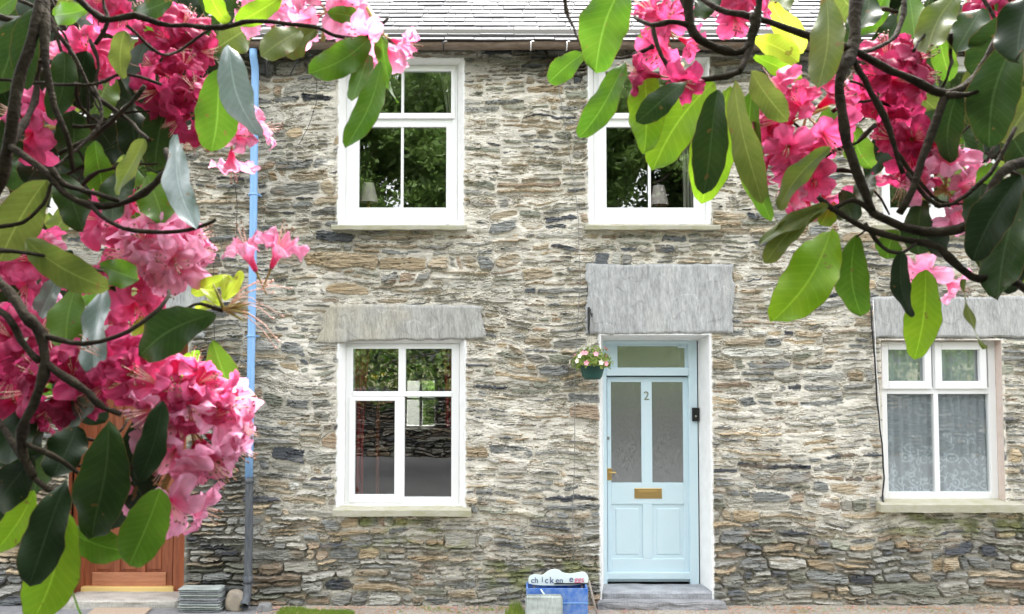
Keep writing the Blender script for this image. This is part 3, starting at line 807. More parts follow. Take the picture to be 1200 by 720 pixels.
# ----------------------------------------------------------------- downpipe
gy = -.10
def pt(px, py, y=gy): return P(px, py, y)
x_ = X(294.5, 400, gy)
mb = MB(); pts = [Vector((x_, -.175, Z(58, -.175))), Vector((x_, -.17, Z(66, -.17))), Vector((x_, gy - .01, Z(80, gy))), Vector((x_, gy, Z(90, gy)))]
pts += [Vector((x_ + .003 * math.sin(k), gy, Z(py, gy))) for k, py in enumerate((160, 240, 330, 430, 500, 561))]
mb.tube(pts, .037, 16); dp = mb.build('downpipe', M['pipe_blue'])
mb = MB(); pts = [Vector((x_, gy, Z(559, gy))), Vector((x_ + .004, gy, Z(620, gy))), Vector((x_ + .002, gy, Z(680, gy))), Vector((x_ + .002, gy - .01, .17)), Vector((x_ + .002, gy - .05, .10)), Vector((x_ + .002, gy - .11, .055))]
mb.tube(pts, [.038] * 3 + [.039, .041, .043], 16, cap=False); low = mb.build('lower_pipe', M['pipe_grey'], dp)
for py, hh_ in ((563, .022), (679, .035)):
    mb = MB(); mb.tube([(x_ + .002, gy, Z(py, gy) - hh_), (x_ + .002, gy, Z(py, gy) - hh_ * .3), (x_ + .002, gy, Z(py, gy) + hh_)], [.046, .044, .047], 16); mb.build('collar', M['pipe_grey'], dp)
for py in (228, 394):
    mb = MB(); mb.tube([(x_, gy, Z(py, gy) - .01), (x_, gy, Z(py, gy) + .01)], .041, 16); mb.box(x_ - .055, x_ + .055, gy + .01, gy + .09, Z(py, gy) - .008, Z(py, gy) + .008); mb.build('pipe_clip', M['pipe_blue'], dp)
hp(dp, 1)

# ---------------------------------------------------------- cables and hooks
def cable(pts, r, mat, i, name='cable'):
    mb = MB(); P3 = []
    for (a, b), (c, d) in zip(pts, pts[1:]):
        for t in (0, .33, .66): P3.append(P(a + (c - a) * t, b + (d - b) * t, -.042) + Vector((random.uniform(-.004, .004), random.uniform(-.006, .006), 0)))
    P3.append(P(*pts[-1], -.042)); mb.tube(P3, r, 6); return hp(mb.build(name, mat), i)
random.seed(5)
M['grey_wire'] = nmat('grey_wire', (.20, .20, .19), .6)
cable([(654, 62), (656, 110), (663, 155), (671, 200), (678, 260), (680, 330), (676, 395), (673, 450), (674, 520), (671, 600), (672, 660)], .0035, M['grey_wire'], 1)
cable([(1019, 352), (1021, 365), (1025, 420), (1028, 470), (1034, 520), (1036, 560), (1034, 585), (1036, 591)], .0075, M['black'], 2)
cable([(1023, 352), (1027, 420), (1031, 490), (1037, 540), (1037, 588)], .004, M['upvc'], 2)
cable([(371, 88), (371, 120), (360, 152), (350, 170)], .003, M['black'], 1)
cable([(268, 150), (278, 240), (277, 300)], .003, M['black'], 0)
cable([(250, 290), (251, 380), (253, 470)], .003, M['black'], 0)
mb = MB(); q = P(340, 88, -.05); mb.tube([q, q + Vector((.12, -.05, .2))], .006, 6); mb.tube([q + Vector((-.24, -.02, .0)), q + Vector((-.24, -.04, .36))], .006, 6)
hp(mb.build('wire_stay', M['iron']), 1)
mb = MB(); q = P(312, 54, -.26); mb.box(q.x - .06, q.x + .02, -.27, -.1, q.z - .012, q.z + .012, .003); mb.tube([q + Vector((0, 0, 0)), q + Vector((0, .05, -.30))], .007, 6)
hp(mb.build('gutter_hook', M['iron']), 1)

# ----------------------------------------------------- door step, flags, mat
st_ = slab('x', (60, 10), [(703, 698), (838, 698), (843, 708), (696, 708)], None, 200, None, -.16, .06, (.36, .36, .36))
bpy.data.objects.remove(st_)
def rough_block(name, x0, x1, y0, y1, z0, z1, mat, seed, amp=.012, nx=26, ny=10, nz=6, col=(.3, .3, .3), parent=None):
    """riven block with broken edges; y0 is the face towards the road"""
    b = bmesh.new(); bmesh.ops.create_cube(b, size=1)
    bmesh.ops.subdivide_edges(b, edges=[e for e in b.edges if abs((e.verts[0].co - e.verts[1].co).x) > .5], cuts=nx, use_grid_fill=True)
    bmesh.ops.subdivide_edges(b, edges=[e for e in b.edges if abs((e.verts[0].co - e.verts[1].co).y) > .5], cuts=ny, use_grid_fill=True)
    bmesh.ops.subdivide_edges(b, edges=[e for e in b.edges if abs((e.verts[0].co - e.verts[1].co).z) > .5], cuts=nz, use_grid_fill=True)
    cols = []
    for v in b.verts:
        p = Vector((x0 + (v.co.x + .5) * (x1 - x0), y0 + (v.co.y + .5) * (y1 - y0), z0 + (v.co.z + .5) * (z1 - z0)))
        q = p * 1.0 + Vector((seed, 0, 0))
        n1 = mnoise.noise_vector(Vector((q.x * 5, q.y * 9, q.z * 22))); n2 = mnoise.noise_vector(Vector((q.x * 18, q.y * 30, q.z * 60)))
        e = [abs(v.co.x) > .49, abs(v.co.y) > .49, abs(v.co.z) > .49]
        p += n1 * amp + n2 * amp * .4
        if sum(e) >= 2: p -= Vector((v.co.x * e[0] * .02, v.co.y * e[1] * .02, v.co.z * e[2] * .014)) * 1.2
        v.co = p
        f = 1 + .35 * mnoise.noise(Vector((q.x * 7, q.y * 12, q.z * 50))); cols.append([c * f for c in col])
    me = bpy.data.meshes.new(name); b.to_mesh(me); b.free(); me.materials.append(mat); set_col(me, np.clip(np.array(cols), .01, .8))
    return link(bpy.data.objects.new(name, me), parent)
s = rough_block('doorstep', X(705), X(836), -.02, .30, .02, .135, M['lintel'], 3.1, .008, col=(.30, .31, .33))
hp(s, 1)
s = rough_block('doorstep', X(698), X(843), -.16, -.026, -.02, .075, M['lintel'], 7.7, .016, col=(.25, .25, .26)); hp(s, 1)
s = rough_block('doorstep', X(84), X(220), -.10, .26, -.02, .075, M['lintel'], 9.1, .006, col=(.42, .40, .36)); hp(s, 0)
# -------------------------------------------------- ground, road, far side
def sheet(name, x0, x1, y0, y1, z, mat, nx=2, ny=2, amp=0.0, seed=0):
    u, v = np.meshgrid(np.linspace(x0, x1, nx), np.linspace(y0, y1, ny), indexing='ij')
    zz = z + (fbm(u, v, 3, 3, seed) * amp if amp else 0 * u)
    V = np.stack([u, v, zz], -1).reshape(-1, 3).tolist()
    Fc = [(a * ny + b, (a + 1) * ny + b, (a + 1) * ny + b + 1, a * ny + b + 1) for a in range(nx - 1) for b in range(ny - 1)]
    return tag(mesh_obj(name, V, Fc, mat, None, True), kind='structure')
M['earth'] = nmat('earth_and_grass', (.10, .12, .05), .95, .2, (2, .9, (.16, .13, .08), (1, 1, 1)), (20, .8, .03))
M['asphalt'] = nmat('asphalt', (.04, .04, .042), .9, .3, (25, .8, (.06, .06, .06), (1, 1, 1)), (180, .8, .006))
M['pave_grey'] = nmat('grey_tarmac_pavement', (.21, .21, .22), .92, .2, (14, .8, (.30, .30, .30), (1, 1, 1)), (240, .9, .006))
M['pebble'] = nmat('pale_gravelly_concrete', (.44, .41, .36), .92, .2, (22, .9, (.30, .27, .22), (1, 1, 1)), (90, 1.0, .015))
sheet('ground', -150, 150, -150, 150, -.13, M['earth'])
sheet('road', -40, 40, -12.25, -1.6, -.10, M['asphalt'])
sheet('pavement', -8, XL + .35, -1.6, .02, 0.0, M['pave_grey'], 60, 18, .006, 3)
sheet('pavement', XL + .352, 8, -1.6, .02, 0.003, M['pebble'], 140, 24, .012, 4)
mb = MB()
x = -8.0
random.seed(3)
while x < 8:
    mb.box(x, x + .895, -1.74, -1.602, -.16, .012 + random.uniform(-.003, .003), .012); x += .9
tag(mb.build('kerb', nmat('kerb_stone', (.34, .34, .33), .85, .3, (20, .7, (.25, .25, .24), (1, 1, 1)), (90, .6, .005))), kind='structure')
mb = MB()
x = -40
while x < 40:
    mb.box(x, x + 2, -5.55, -5.45, -.098, -.094); x += 5
tag(mb.build('road_marking', nmat('road_paint', (.7, .7, .68), .7)), kind='structure')

# dry stone wall across the road, with the trees over it
W0, W1, WY, WH = -13, 13, -12.3, 1.45
xs2 = np.arange(W0, W1, .03); zs2 = np.arange(-.15, WH, .02)
Xg2, Zg2, H2, C2 = masonry(xs2, zs2, 23, lambda x, z: 0 * x + .05)
kp = np.ones((len(xs2) - 1, len(zs2) - 1), bool)
rw = grid_part('stone_wall', xs2, zs2, H2 * 1.4, C2 * .22, kp, (0, len(xs2) - 1), M['stone'], None)
# faces the cottages: rotate half a turn
rw.rotation_euler.z = PI; rw.location = (0, WY, 0)
tag(rw, 'dark dry stone wall across the road, mirrored in the lower window', 'wall')
mb = MB(); mb.box(W0, W1, .06, .5, -.15, WH - .03)
mb.build('core', M['stone'], rw)
mb = MB(); random.seed(9); x = W0
while x < W1:
    wd = random.uniform(.12, .3); mb.box(x, x + wd - .01, -.03 + random.uniform(-.03, .03), .5, WH - .05, WH + random.uniform(.04, .16), .02, jit=.015); x += wd
mb.build('coping', nmat('coping_slate', (.04, .04, .04), .9, .2, (5, .9, (.08, .08, .06), (1, 1, 1)), (20, .6, .01)), rw)
tag(sheet('bank', -40, 40, -60, WY - .45, .6, M['earth'], 40, 20, .25, 6), kind='structure')
tag(sheet('hill', -60, 60, 4.6, 60, -.1, M['earth'], 40, 20, .25, 8), kind='structure')

def leafmat(name, col, col2, trans=.35, rough=.45):
    m = nmat(name, col, rough, .4, (1.3, 1.0, col2, (1, 1, 1)))
    t = m.node_tree; b = t.nodes['Principled BSDF']; o = t.nodes['Material Output']
    tl = t.nodes.new('ShaderNodeBsdfTranslucent'); mx = t.nodes.new('ShaderNodeMixShader'); mx.inputs[0].default_value = trans
    src = [l for l in t.links if l.to_socket == b.inputs['Base Color']][0].from_socket
    t.links.new(src, tl.inputs[0]); t.links.new(b.outputs[0], mx.inputs[1]); t.links.new(tl.outputs[0], mx.inputs[2]); t.links.new(mx.outputs[0], o.inputs[0])
    return m
M['tree_leaf'] = leafmat('broad_leaves', (.11, .19, .045), (.16, .25, .065), .5)
M['bark'] = nmat('bark', (.07, .055, .042), .9, .2, (9, .9, (.12, .10, .08), (3, 3, .6)), (25, .8, .02))
def make_tree(seed, Ht):
    rnd = random.Random(seed)
    root = empty('broadleaf_tree')
    mb = MB(); mb.tube([(0, 0, 0), (.1, .05, Ht * .25), (.0, .15, Ht * .5), (.1, .1, Ht * .85)], [.22, .17, .12, .04], 10)
    tips = []
    for k in range(26):
        z = Ht * rnd.uniform(.12, .85); a = rnd.uniform(0, 2 * PI); r = Ht * .33 * (1 - abs(z / Ht - .45) * .9)
        p0 = Vector((.05, .1, z)); p2 = Vector((r * math.cos(a), r * math.sin(a), z + r * .45)); p1 = (p0 + p2) / 2 + Vector((0, 0, .2))
        mb.tube([p0, p1, p2], [.06, .04, .015], 6); tips += [p1, p2, (p1 + p2) / 2]
    mb.build('trunk', M['bark'], root)
    r_ = np.random.default_rng(seed)
    cl = np.array([tuple(t) for t in tips] + [(0, 0, Ht * .95)])
    nc = 240
    cc = cl[r_.integers(0, len(cl), nc)] + r_.normal(0, .6, (nc, 3))
    n = 52000
    c = cc[r_.integers(0, nc, n)] + r_.normal(0, .27, (n, 3)) * np.array([1.2, 1.2, .8])
    a = r_.normal(0, 1, (n, 3)); a /= np.linalg.norm(a, axis=1)[:, None]; b = np.cross(a, r_.normal(0, 1, (n, 3))); b /= np.linalg.norm(b, axis=1)[:, None]
    s = r_.uniform(.08, .15, (n, 1))
    V = np.stack([c - a * s, c + b * s * .5, c + a * s, c - b * s * .5], 1).reshape(-1, 3)
    Fc = np.arange(4 * n).reshape(-1, 4).tolist()
    mesh_obj('crown', V.tolist(), Fc, M['tree_leaf'], root)
    return root
def copy_tree(o, parent=None):
    c = o.copy(); COL.objects.link(c)
    if parent is not None: c.parent = parent
    for ch in o.children: copy_tree(ch, c)
    return c
T1, T2 = make_tree(1, 12.5), make_tree(2, 11.5)
tl_ = ['leftmost leafy green tree behind the wall across the road', 'second green tree from the left behind the wall across the road', 'green tree mirrored in the left upper window', 'tallest green tree across the road, mirrored in the upper windows',
       'green tree mirrored in the right upper window', 'second green tree from the right behind the wall across the road', 'rightmost leafy green tree behind the wall across the road']
for k, (x, y, s) in enumerate([(-15, -21, 1), (-10, -22.2, 1.05), (-5.2, -21, 1.0), (-.2, -22.5, 1.12), (4.8, -21, 1.02), (9.6, -22, 1.05), (14.8, -21, 1)]):
    t = (T1, T2)[k % 2] if k < 2 else copy_tree((T1, T2)[k % 2])
    t.location = (x, y, .5); t.rotation_euler.z = k * 1.7; t.scale = (s, s, s)
    tag(t, tl_[k], 'tree', 'trees across the road')
r_ = np.random.default_rng(15); n = 26000
c = r_.uniform([-13, -14.4, .3], [13, -13.0, 1.0], (n, 3)); c[:, 2] = .4 + (c[:, 2] - .3) / .7 * (2.1 + .5 * np.sin(c[:, 0] * 1.3) + .3 * np.sin(c[:, 0] * 3.7 + 1))
c += r_.normal(0, .12, (n, 3))
a = r_.normal(0, 1, (n, 3)); b = r_.normal(0, 1, (n, 3)); s = .05
V = np.stack([c - a * s, c + b * s * .6, c + a * s, c - b * s * .6], 1).reshape(-1, 3)
hd2 = mesh_obj('hedge', V.tolist(), np.arange(4 * n).reshape(-1, 4).tolist(), M['tree_leaf'])
tag(hd2, 'rough green hedge growing along the top of the bank across the road', 'hedge')
# garden hedge seen through the back window
r_ = np.random.default_rng(5); n = 9000
c = r_.uniform([-1.75, 8.6, -.1], [1.5, 9.3, 1.55], (n, 3)); c[:, 2] *= 1 + .15 * np.sin(c[:, 0] * 6); c[:, 2] *= 1 + .12 * np.sin(c[:, 0] * 3)
a = r_.normal(0, 1, (n, 3)); b = r_.normal(0, 1, (n, 3)); s = .05
V = np.stack([c - a * s, c + b * s, c + a * s, c - b * s], 1).reshape(-1, 3)
hd = mesh_obj('hedge', V.tolist(), np.arange(4 * n).reshape(-1, 4).tolist(), M['tree_leaf'])
tag(hd, 'green garden hedge seen through the cottage to the back window', 'hedge')

mb = MB(); mb.box(-6, 3, 10, 10.2, -.2, 2.6, .01); gw_ = mb.build('garden_wall', M['render']); tag(gw_, 'white garden wall glimpsed through the back window of the middle cottage', 'wall')
# ---------------------------------------------------------- indoor things
def curtain(px0, px1, py0, py1, Y, mat, label, amp=.02, taper=0.0, cat='curtain', waves=7, d=0.0, grp=None, nm='curtain'):
    a, b, c, e = prect(px0, px1, py0, py1, Y); a += d; b += d
    nx, nz = 60, 14; V = []; Fc = []
    for i in range(nx):
        for j in range(nz):
            u = i / (nx - 1); v = j / (nz - 1)
            w_ = 1 - taper * math.sin(min(1, (1 - v) * 1.4) * PI / 2) if taper >= 0 else 1
            x = (a + (b - a) * u * w_) if taper >= 0 else b - (b - a) * (1 - u) * (1 + taper * math.sin(min(1, (1 - v) * 1.4) * PI / 2))
            V.append((x, Y + amp * math.sin(u * waves * 2 * PI + .5 * math.sin(v * 4)), c + (e - c) * v))
    for i in range(nx - 1):
        for j in range(nz - 1):
            k = i * nz + j; Fc.append((k, k + 1, k + nz + 1, k + nz))
    return tag(mesh_obj(nm, V, Fc, mat, None, True), label, cat, grp)
curtain(411, 434, 400, 590, .35, M['curtain_red'], 'dark red curtain at the left side of the middle cottage lower window', taper=.35, waves=3)
curtain(516, 536, 400, 500, .38, M['curtain_red'], 'short dark red curtain at the right side of the middle cottage lower window', taper=-.3, waves=3)
curtain(406, 416, 400, 590, .30, M['curtain_pale'], 'thin pale curtain edge left of the red curtain in the lower window', waves=2)
curtain(410, 436, 75, 200, .35, M['curtain_pale'], 'pale curtain gathered at the left of the left upper window', taper=.6, waves=4)
curtain(512, 534, 75, 200, .35, M['curtain_pale'], 'pale curtain gathered at the right of the left upper window', taper=-.6, waves=4)
curtain(785, 818, 75, 250, .35, M['curtain_pale'], 'pale curtain hanging at the right of the right upper window', taper=-.45, waves=5)
curtain(1098, 1108, 75, 250, .3, M['curtain_pale'], 'pale curtain in the upper window of the right cottage', waves=3)
curtain(1036, 1098, 402, 582, .155, M['lace'], 'white flowered lace net in the left half of the right cottage window', .012, waves=6, cat='net curtain', nm='net_curtain')
curtain(1098, 1164, 402, 582, .155, M['lace'], 'white flowered lace net in the right half of the right cottage window', .012, waves=7, cat='net curtain', nm='net_curtain')
def table_lamp(px, py, h_, label, col=None):
    q = P(px, py, .36)
    r = empty('table_lamp', q - Vector((0, 0, .35)))
    mb = MB(); mb.lathe(0, 0, [(.055, .35), (.085, .22), (.10, .15)], 24); mb.build('lamp_shade', M['shade'], r)
    mb = MB(); mb.lathe(0, 0, [(.05, 0), (.05, .012), (.02, .03), (.035, .07), (.012, .13), (.010, .2)], 16); mb.build('base', M['brass'], r)
    return tag(r, label, 'lamp')
table_lamp(432, 215, 0, 'small table lamp with pale pink shade behind the left upper window')
table_lamp(772, 218, 0, 'small table lamp with pale shade behind the right upper window')
for k, (pxa, pxb, lab) in enumerate([(405, 470, 'dark low table under the lamp in the left upper window'), (740, 815, 'dark low table under the lamp in the right upper window')]):
    zt = P(432, 215 if k == 0 else 218, .36).z - .35
    a, b = X(pxa, 215, .36), X(pxb, 215, .36); r = empty('side_table', (0, 0, 0)); mb = MB(); mb.box(a, b, .22, .55, zt - .03, zt - .001, .004); mb.build('tabletop', M['wood'], r)
    for lx in (a + .02, b - .06):
        for ly in (.24, .5): mb = MB(); mb.box(lx, lx + .04, ly, ly + .04, 2.952, zt - .031); mb.build('leg', M['wood'], r)
    tag(r, lab, 'table')
# yellow flowers in a vase behind the lower window
q = P(443, 441, .33)
vz = empty('vase_of_flowers', (q.x, q.y, 0)); mb = MB(); mb.lathe(0, 0, [(.03, q.z - .25), (.045, q.z - .18), (.02, q.z - .08), (.028, q.z - .05)], 16); mb.build('vase', M['green_pot'], vz)
random.seed(4); ym = nmat('yellow_petals', (.7, .5, .03), .6)
for k in range(5):
    e_ = Vector((random.uniform(-.07, .07), random.uniform(-.04, .04), q.z + random.uniform(-.03, .03))); mb = MB()
    b = bmesh.new(); bmesh.ops.create_icosphere(b, subdivisions=2, radius=.022)
    for v in b.verts: v.co = v.co * random.uniform(.7, 1.2) + e_
    mb.add(b); mb.build('bloom', ym, vz)
    mb = MB(); mb.tube([(0, 0, q.z - .15), tuple(e_)], .003, 5); mb.build('stem', M['tree_leaf'], vz)
tag(vz, 'vase of yellow flowers standing inside the lower window', 'vase')
mb = MB(); mb.lathe(q.x, q.y, [(0, 0.06), (.14, .06), (.14, .075), (.02, .09), (.02, q.z - .27), (.17, q.z - .265), (.17, q.z - .25), (0, q.z - .25)], 20)
pt_ = mb.build('plant_stand', M['wood']); tag(pt_, 'small round wooden stand under the vase inside the lower window', 'stand')
# ------------------------------------------------------ things on the street
# hanging basket on its wall bracket
q = P(694, 436, -.25); bx = q.x; gz = q.z
bz = P(691, 366, -.06).z; 
mb = MB(); wx_ = X(690, 375, -.06)
mb.box(wx_ - .012, wx_ + .012, -.064, -.05, Z(392, -.06), Z(360, -.06), .003)
mb.tube([(wx_, -.06, Z(366, -.06)), (wx_ + .01, -.14, Z(363, -.06)), (bx - .01, -.22, Z(368, -.06)), (bx, -.25, Z(372, -.06)), (bx, -.265, Z(368, -.06))], .006, 8)
mb.tube([(wx_, -.06, Z(388, -.06)), (wx_ + .004, -.11, Z(374, -.06)), (wx_ + .006, -.14, Z(364, -.06))], .005, 8)
hp(mb.build('basket_bracket', M['iron']), 1)
hb = empty('hanging_basket', (bx, -.25, gz - .07))
rim = Z(430, -.25) - hb.location.z
mb = MB(); mb.lathe(0, 0, [(0, 0), (.075, .0), (.095, .03), (.118, rim), (.124, rim), (.124, rim + .012), (.112, rim + .012), (.10, rim - .02)], 28); mb.build('pot', M['green_pot'], hb)
mb = MB(); mb.lathe(0, 0, [(0, rim - .012), (.11, rim - .012)], 20); mb.build('soil', M['soil'], hb)
hook = Z(372, -.25) - hb.location.z
for k in range(3):
    a = k * 2.09 + .4; mb = MB(); mb.tube([(.118 * math.cos(a), .118 * math.sin(a), rim), (0, 0, hook)], .0016, 5); mb.build('hanger_wire', M['grey_wire'], hb)
def leaf_cloud(n, fn, size, seed):
    rr = np.random.default_rng(seed); V = []; Fc = []
    for k in range(n):
        c, nrm = fn(rr)
        a = np.cross(nrm, rr.normal(0, 1, 3)); a /= np.linalg.norm(a) + 1e-9; b = np.cross(nrm, a); b /= np.linalg.norm(b) + 1e-9
        s = size * rr.uniform(.6, 1.3); i = len(V)
        for u, v, h_ in ((-1, 0, 0), (-.3, .5, .15), (.5, .42, .12), (1, 0, -.2), (.5, -.42, .12), (-.3, -.5, .15)):
            V.append(tuple(c + a * u * s + b * v * s + nrm * h_ * s))
        Fc += [(i, i + 1, i + 2, i + 3), (i, i + 3, i + 4, i + 5)]
    return V, Fc
def dome(rr):
    d = rr.normal(0, 1, 3); d[2] = abs(d[2]) * .8 - .15; d /= np.linalg.norm(d)
    r = rr.uniform(.45, 1.0) ** .7
    return np.array([d[0] * .205 * r, d[1] * .18 * r, rim + .015 + max(d[2], -.25) * .20 * r]), d
M['basket_leaf'] = leafmat('yellow_green_leaves', (.20, .30, .05), (.34, .42, .10), .4)
V, Fc = leaf_cloud(560, dome, .019, 3); mesh_obj('foliage', V, Fc, M['basket_leaf'], hb)
pp = nmat('pale_pink_petals', (.82, .38, .44), .6); pc = nmat('cream_petals', (.85, .78, .66), .6)
random.seed(12)
for k in range(16):
    a = random.uniform(0, 2 * PI); e_ = random.uniform(.05, .9)
    d = Vector((math.cos(a) * math.cos(e_), math.sin(a) * math.cos(e_), math.sin(e_)))
    if k < 5: d = Vector((random.uniform(-.8, .8), -.8, random.uniform(0, .7))).normalized()
    c = Vector((d.x * .21, d.y * .185, rim + .02 + d.z * .20)); mb = MB(); b = bmesh.new()
    u = d.orthogonal().normalized(); v = d.cross(u)
    ctr = b.verts.new(c - d * .004)
    ring = [b.verts.new(c + (u * math.cos(t) + v * math.sin(t)) * (.029 if j % 2 == 0 else .020) + d * (.004 if j % 2 == 0 else .007)) for j, t in enumerate([2 * PI * j / 10 for j in range(10)])]
    for j in range(10): b.faces.new((ctr, ring[j], ring[(j + 1) % 10]))
    mb.add(b); mb.build('bloom', pp if k % 4 else pc, hb)
tag(hb, 'dark green hanging pot of pale pink flowers beside the blue door', 'hanging basket')

# blue box for eggs, its painted board, the slate leaning on it
xb0, xb1 = X(617, 700, -.42), X(689, 700, -.42)
zt = Z(690, -.42) ; 
r = empty('egg_box', ((xb0 + xb1) / 2, -.3, 0.0)); cx_ = r.location.x; cy_ = r.location.y
hw_ = (xb1 - xb0) / 2
def bl(mb, a, b, c, d, e, f, bev=.003): mb.box(a, b, c, d, e, f, bev)
mb = MB(); bl(mb, -hw_, hw_, -.12, -.105, .015, zt); mb.build('front_board', M['bluebox'], r)
mb = MB(); bl(mb, -hw_, hw_, .105, .12, .015, zt); mb.build('back_board', M['bluebox'], r)
for sx in (-1, 1):
    mb = MB(); bl(mb, sx * hw_ - (.015 if sx > 0 else 0), sx * hw_ + (0 if sx > 0 else .015), -.104, .104, .015, zt); mb.build('side_board', M['bluebox'], r)
mb = MB(); bl(mb, -hw_ + .016, hw_ - .016, -.104, .104, .012, .03); mb.build('bottom_board', M['bluebox'], r)
mb = MB(); bl(mb, -hw_ - .006, hw_ + .006, -.127, -.121, zt * .52, zt * .52 + .006, .001); mb.build('front_strip', M['pipe_blue'], r)
mb = MB(); bl(mb, -.02, hw_ + .01, .02, .125, zt + .001, zt + .012, .003); mb.build('lid', M['black'], r)
mb = MB(); mb.tube([(hw_ + .01, -.10, zt + .07), (hw_ + .09, -.14, .0)], .010, 6); mb.build('prop', M['grey_wood'], r)
mb = MB(); mb.tube([(-hw_ + .13, -.128, zt - .005), (-hw_ + .19, -.138, zt - .09)], .007, 6); mb.build('strap', M['signboard'], r)
tag(r, 'low blue painted wooden box on the pavement under the painted egg sign', 'box')
# board outline traced at its real place
ys = -.27
outl = [(619, 680), (620, 676), (624, 674), (630, 673.5), (636, 675), (641, 670), (648, 667.2), (655, 668), (660, 672), (668, 673), (677, 671.5), (684, 670), (689, 674), (690, 680), (687, 686), (620, 686.5)]
pts = [P(a, b, ys) for a, b in outl]
b = bmesh.new()
# smooth the outline (one Chaikin pass)
for _ in range(2):
    np_ = []
    for k in range(len(pts)):
        p, q2 = pts[k], pts[(k + 1) % len(pts)]; np_ += [p * .75 + q2 * .25, p * .25 + q2 * .75]
    pts = np_
f = [b.verts.new(p) for p in pts]; g = [b.verts.new(p + Vector((0, .018, 0))) for p in pts]
b.faces.new(f); b.faces.new(g[::-1])
for k in range(len(f)): b.faces.new((f[k], g[k], g[(k + 1) % len(f)], f[(k + 1) % len(f)]))
mb = MB(); mb.add(b); sg = mb.build('egg_sign', M['signboard'])
c0 = P(655, 679, ys)
for s, px, py, sz, m in [('ch', 626.5, 680.5, .075, 'ink'), ('i', 635.5, 679.5, .075, 'ink'), ('c', 640.5, 680.5, .08, 'ink'), ('k', 646.5, 680.5, .085, 'ink'), ('en', 655.5, 680.5, .075, 'ink'), ('e', 669.5, 679, .085, 'ink'), ('ggs', 679, 679.5, .075, 'ink_red')]:
    text(s, sz, P(px, py, ys - .003), M[m], sg, 'lettering', .001)
tag(sg, 'wavy topped pale board hand painted with the words chicken eggs', 'sign')
mb = MB()
for sx in (626, 682): 
    a = P(sx, 684, ys + .02); mb.box(a.x - .01, a.x + .01, ys + .019, ys + .03, .035, a.z + .02)
mb.build('stake', M['grey_wood'], sg)
# leaning slate
a0, a1 = X(615.5, 705, -.5), X(659.5, 705, -.5)
s = rough_block('slate_piece', a0, a1, -.475, -.455, 0.0, Z(698, -.5), M['lintel'], 5.5, .003, 20, 2, 8, (.40, .44, .42))
s.rotation_euler.x = 0; tag(s, 'rectangular pale green slate propped in front of the blue box', 'slate')

# left: doormat, stack of slates, boulder
md = empty('doormat', (X(132, 705), -.35, 0.008))
b = bmesh.new()
P0 = [P(91, 712, -.55), P(160, 713, -.58), P(178, 700, -.14), P(112, 699.5, -.14)]
c_ = [Vector((p.x - md.location.x, p.y - md.location.y, .0)) for p in P0]
lo = [b.verts.new(p) for p in c_]; up_ = [b.verts.new(p + Vector((0, 0, .018))) for p in c_]
b.faces.new(up_); b.faces.new(lo[::-1])
for k in range(4): b.faces.new((lo[k], lo[(k + 1) % 4], up_[(k + 1) % 4], up_[k]))
bmesh.ops.bevel(b, geom=b.edges[:], offset=.004, segments=2, affect='EDGES')
mb = MB(); mb.add(b); mb.build('mat_pile', M['mat'], md)
mb = MB(); mb.box(-.50, .02, -.30, -.28, .0, .012); me_ = mb.build('x', M['mat'], md); bpy.data.objects.remove(me_)
tag(md, 'sandy coloured rectangular doormat in front of the brown wooden door', 'doormat')
random.seed(21)
sx0, sx1 = X(208, 700, -.22), X(258, 700, -.22); hgt = Z(692, -.22); z = 0.0; k = 0
grn = [(.33, .36, .34), (.27, .30, .29), (.38, .40, .37), (.24, .25, .26)]
while z < hgt:
    th = random.uniform(.012, .024); jj = random.uniform(-.010, .010)
    o = rough_block('stacked_slate', sx0 + jj, sx1 + jj * .7, -.22 + random.uniform(-.012, .012), -.045, z, min(z + th, hgt + .01), M['lintel'], 31 + k * 3.3, .0035, 16, 8, 2, random.choice(grn))
    z += th + .0015; k += 1
    STK = globals().setdefault('STK', []); STK.append(o)
names_ = ['bottom', 'second lowest', 'third from the bottom', 'fourth from the bottom', 'fifth from the bottom', 'sixth from the bottom', 'seventh from the bottom', 'eighth from the bottom', 'ninth from the bottom', 'tenth from the bottom', 'eleventh from the bottom', 'twelfth from the bottom', 'thirteenth from the bottom']
for k, o in enumerate(STK):
    w_ = 'topmost' if k == len(STK) - 1 else names_[min(k, 12)]
    tag(o, w_ + ' green-grey slate in the stack right of the brown door', 'slate', 'slates stacked by the brown door')
def stone_blob(cx, cy, cz, rx, ry, rz, seed, mat):
    b = bmesh.new(); bmesh.ops.create_icosphere(b, subdivisions=4, radius=1)
    for v in b.verts:
        n = mnoise.noise(v.co * 1.2 + Vector((seed, 0, 0))) * .25 + mnoise.noise(v.co * 4 + Vector((seed, 0, 0))) * .06
        p = v.co * (1 + n); p = Vector((max(-.82, min(.82, p.x)), max(-.8, min(.8, p.y)), max(-.75, min(.8, p.z))))
        v.co = Vector((cx + p.x * rx, cy + p.y * ry, cz + p.z * rz))
    for f in b.faces: f.smooth = True
    mb = MB(); mb.add(b); return mb
bm_ = nmat('brown_field_stone', (.33, .27, .20), .9, .2, (6, .9, (.24, .22, .19), (1, 1, 1)), (40, .6, .006))
q = P(277, 691, -.10)
o = stone_blob(q.x, -.13, .085, .10, .08, .12, 2, bm_).build('boulder', bm_); tag(o, 'rounded brown stone between the slate stack and the downpipe', 'stone')
q = P(309, 703, -.22); o = stone_blob(q.x, -.18, .03, .075, .05, .06, 5, bm_).build('round_slate', M['lintel']); set_col(o.data, np.full((len(o.data.vertices), 3), .22)); tag(o, 'grey stone disc leaning beside the foot of the downpipe', 'stone')
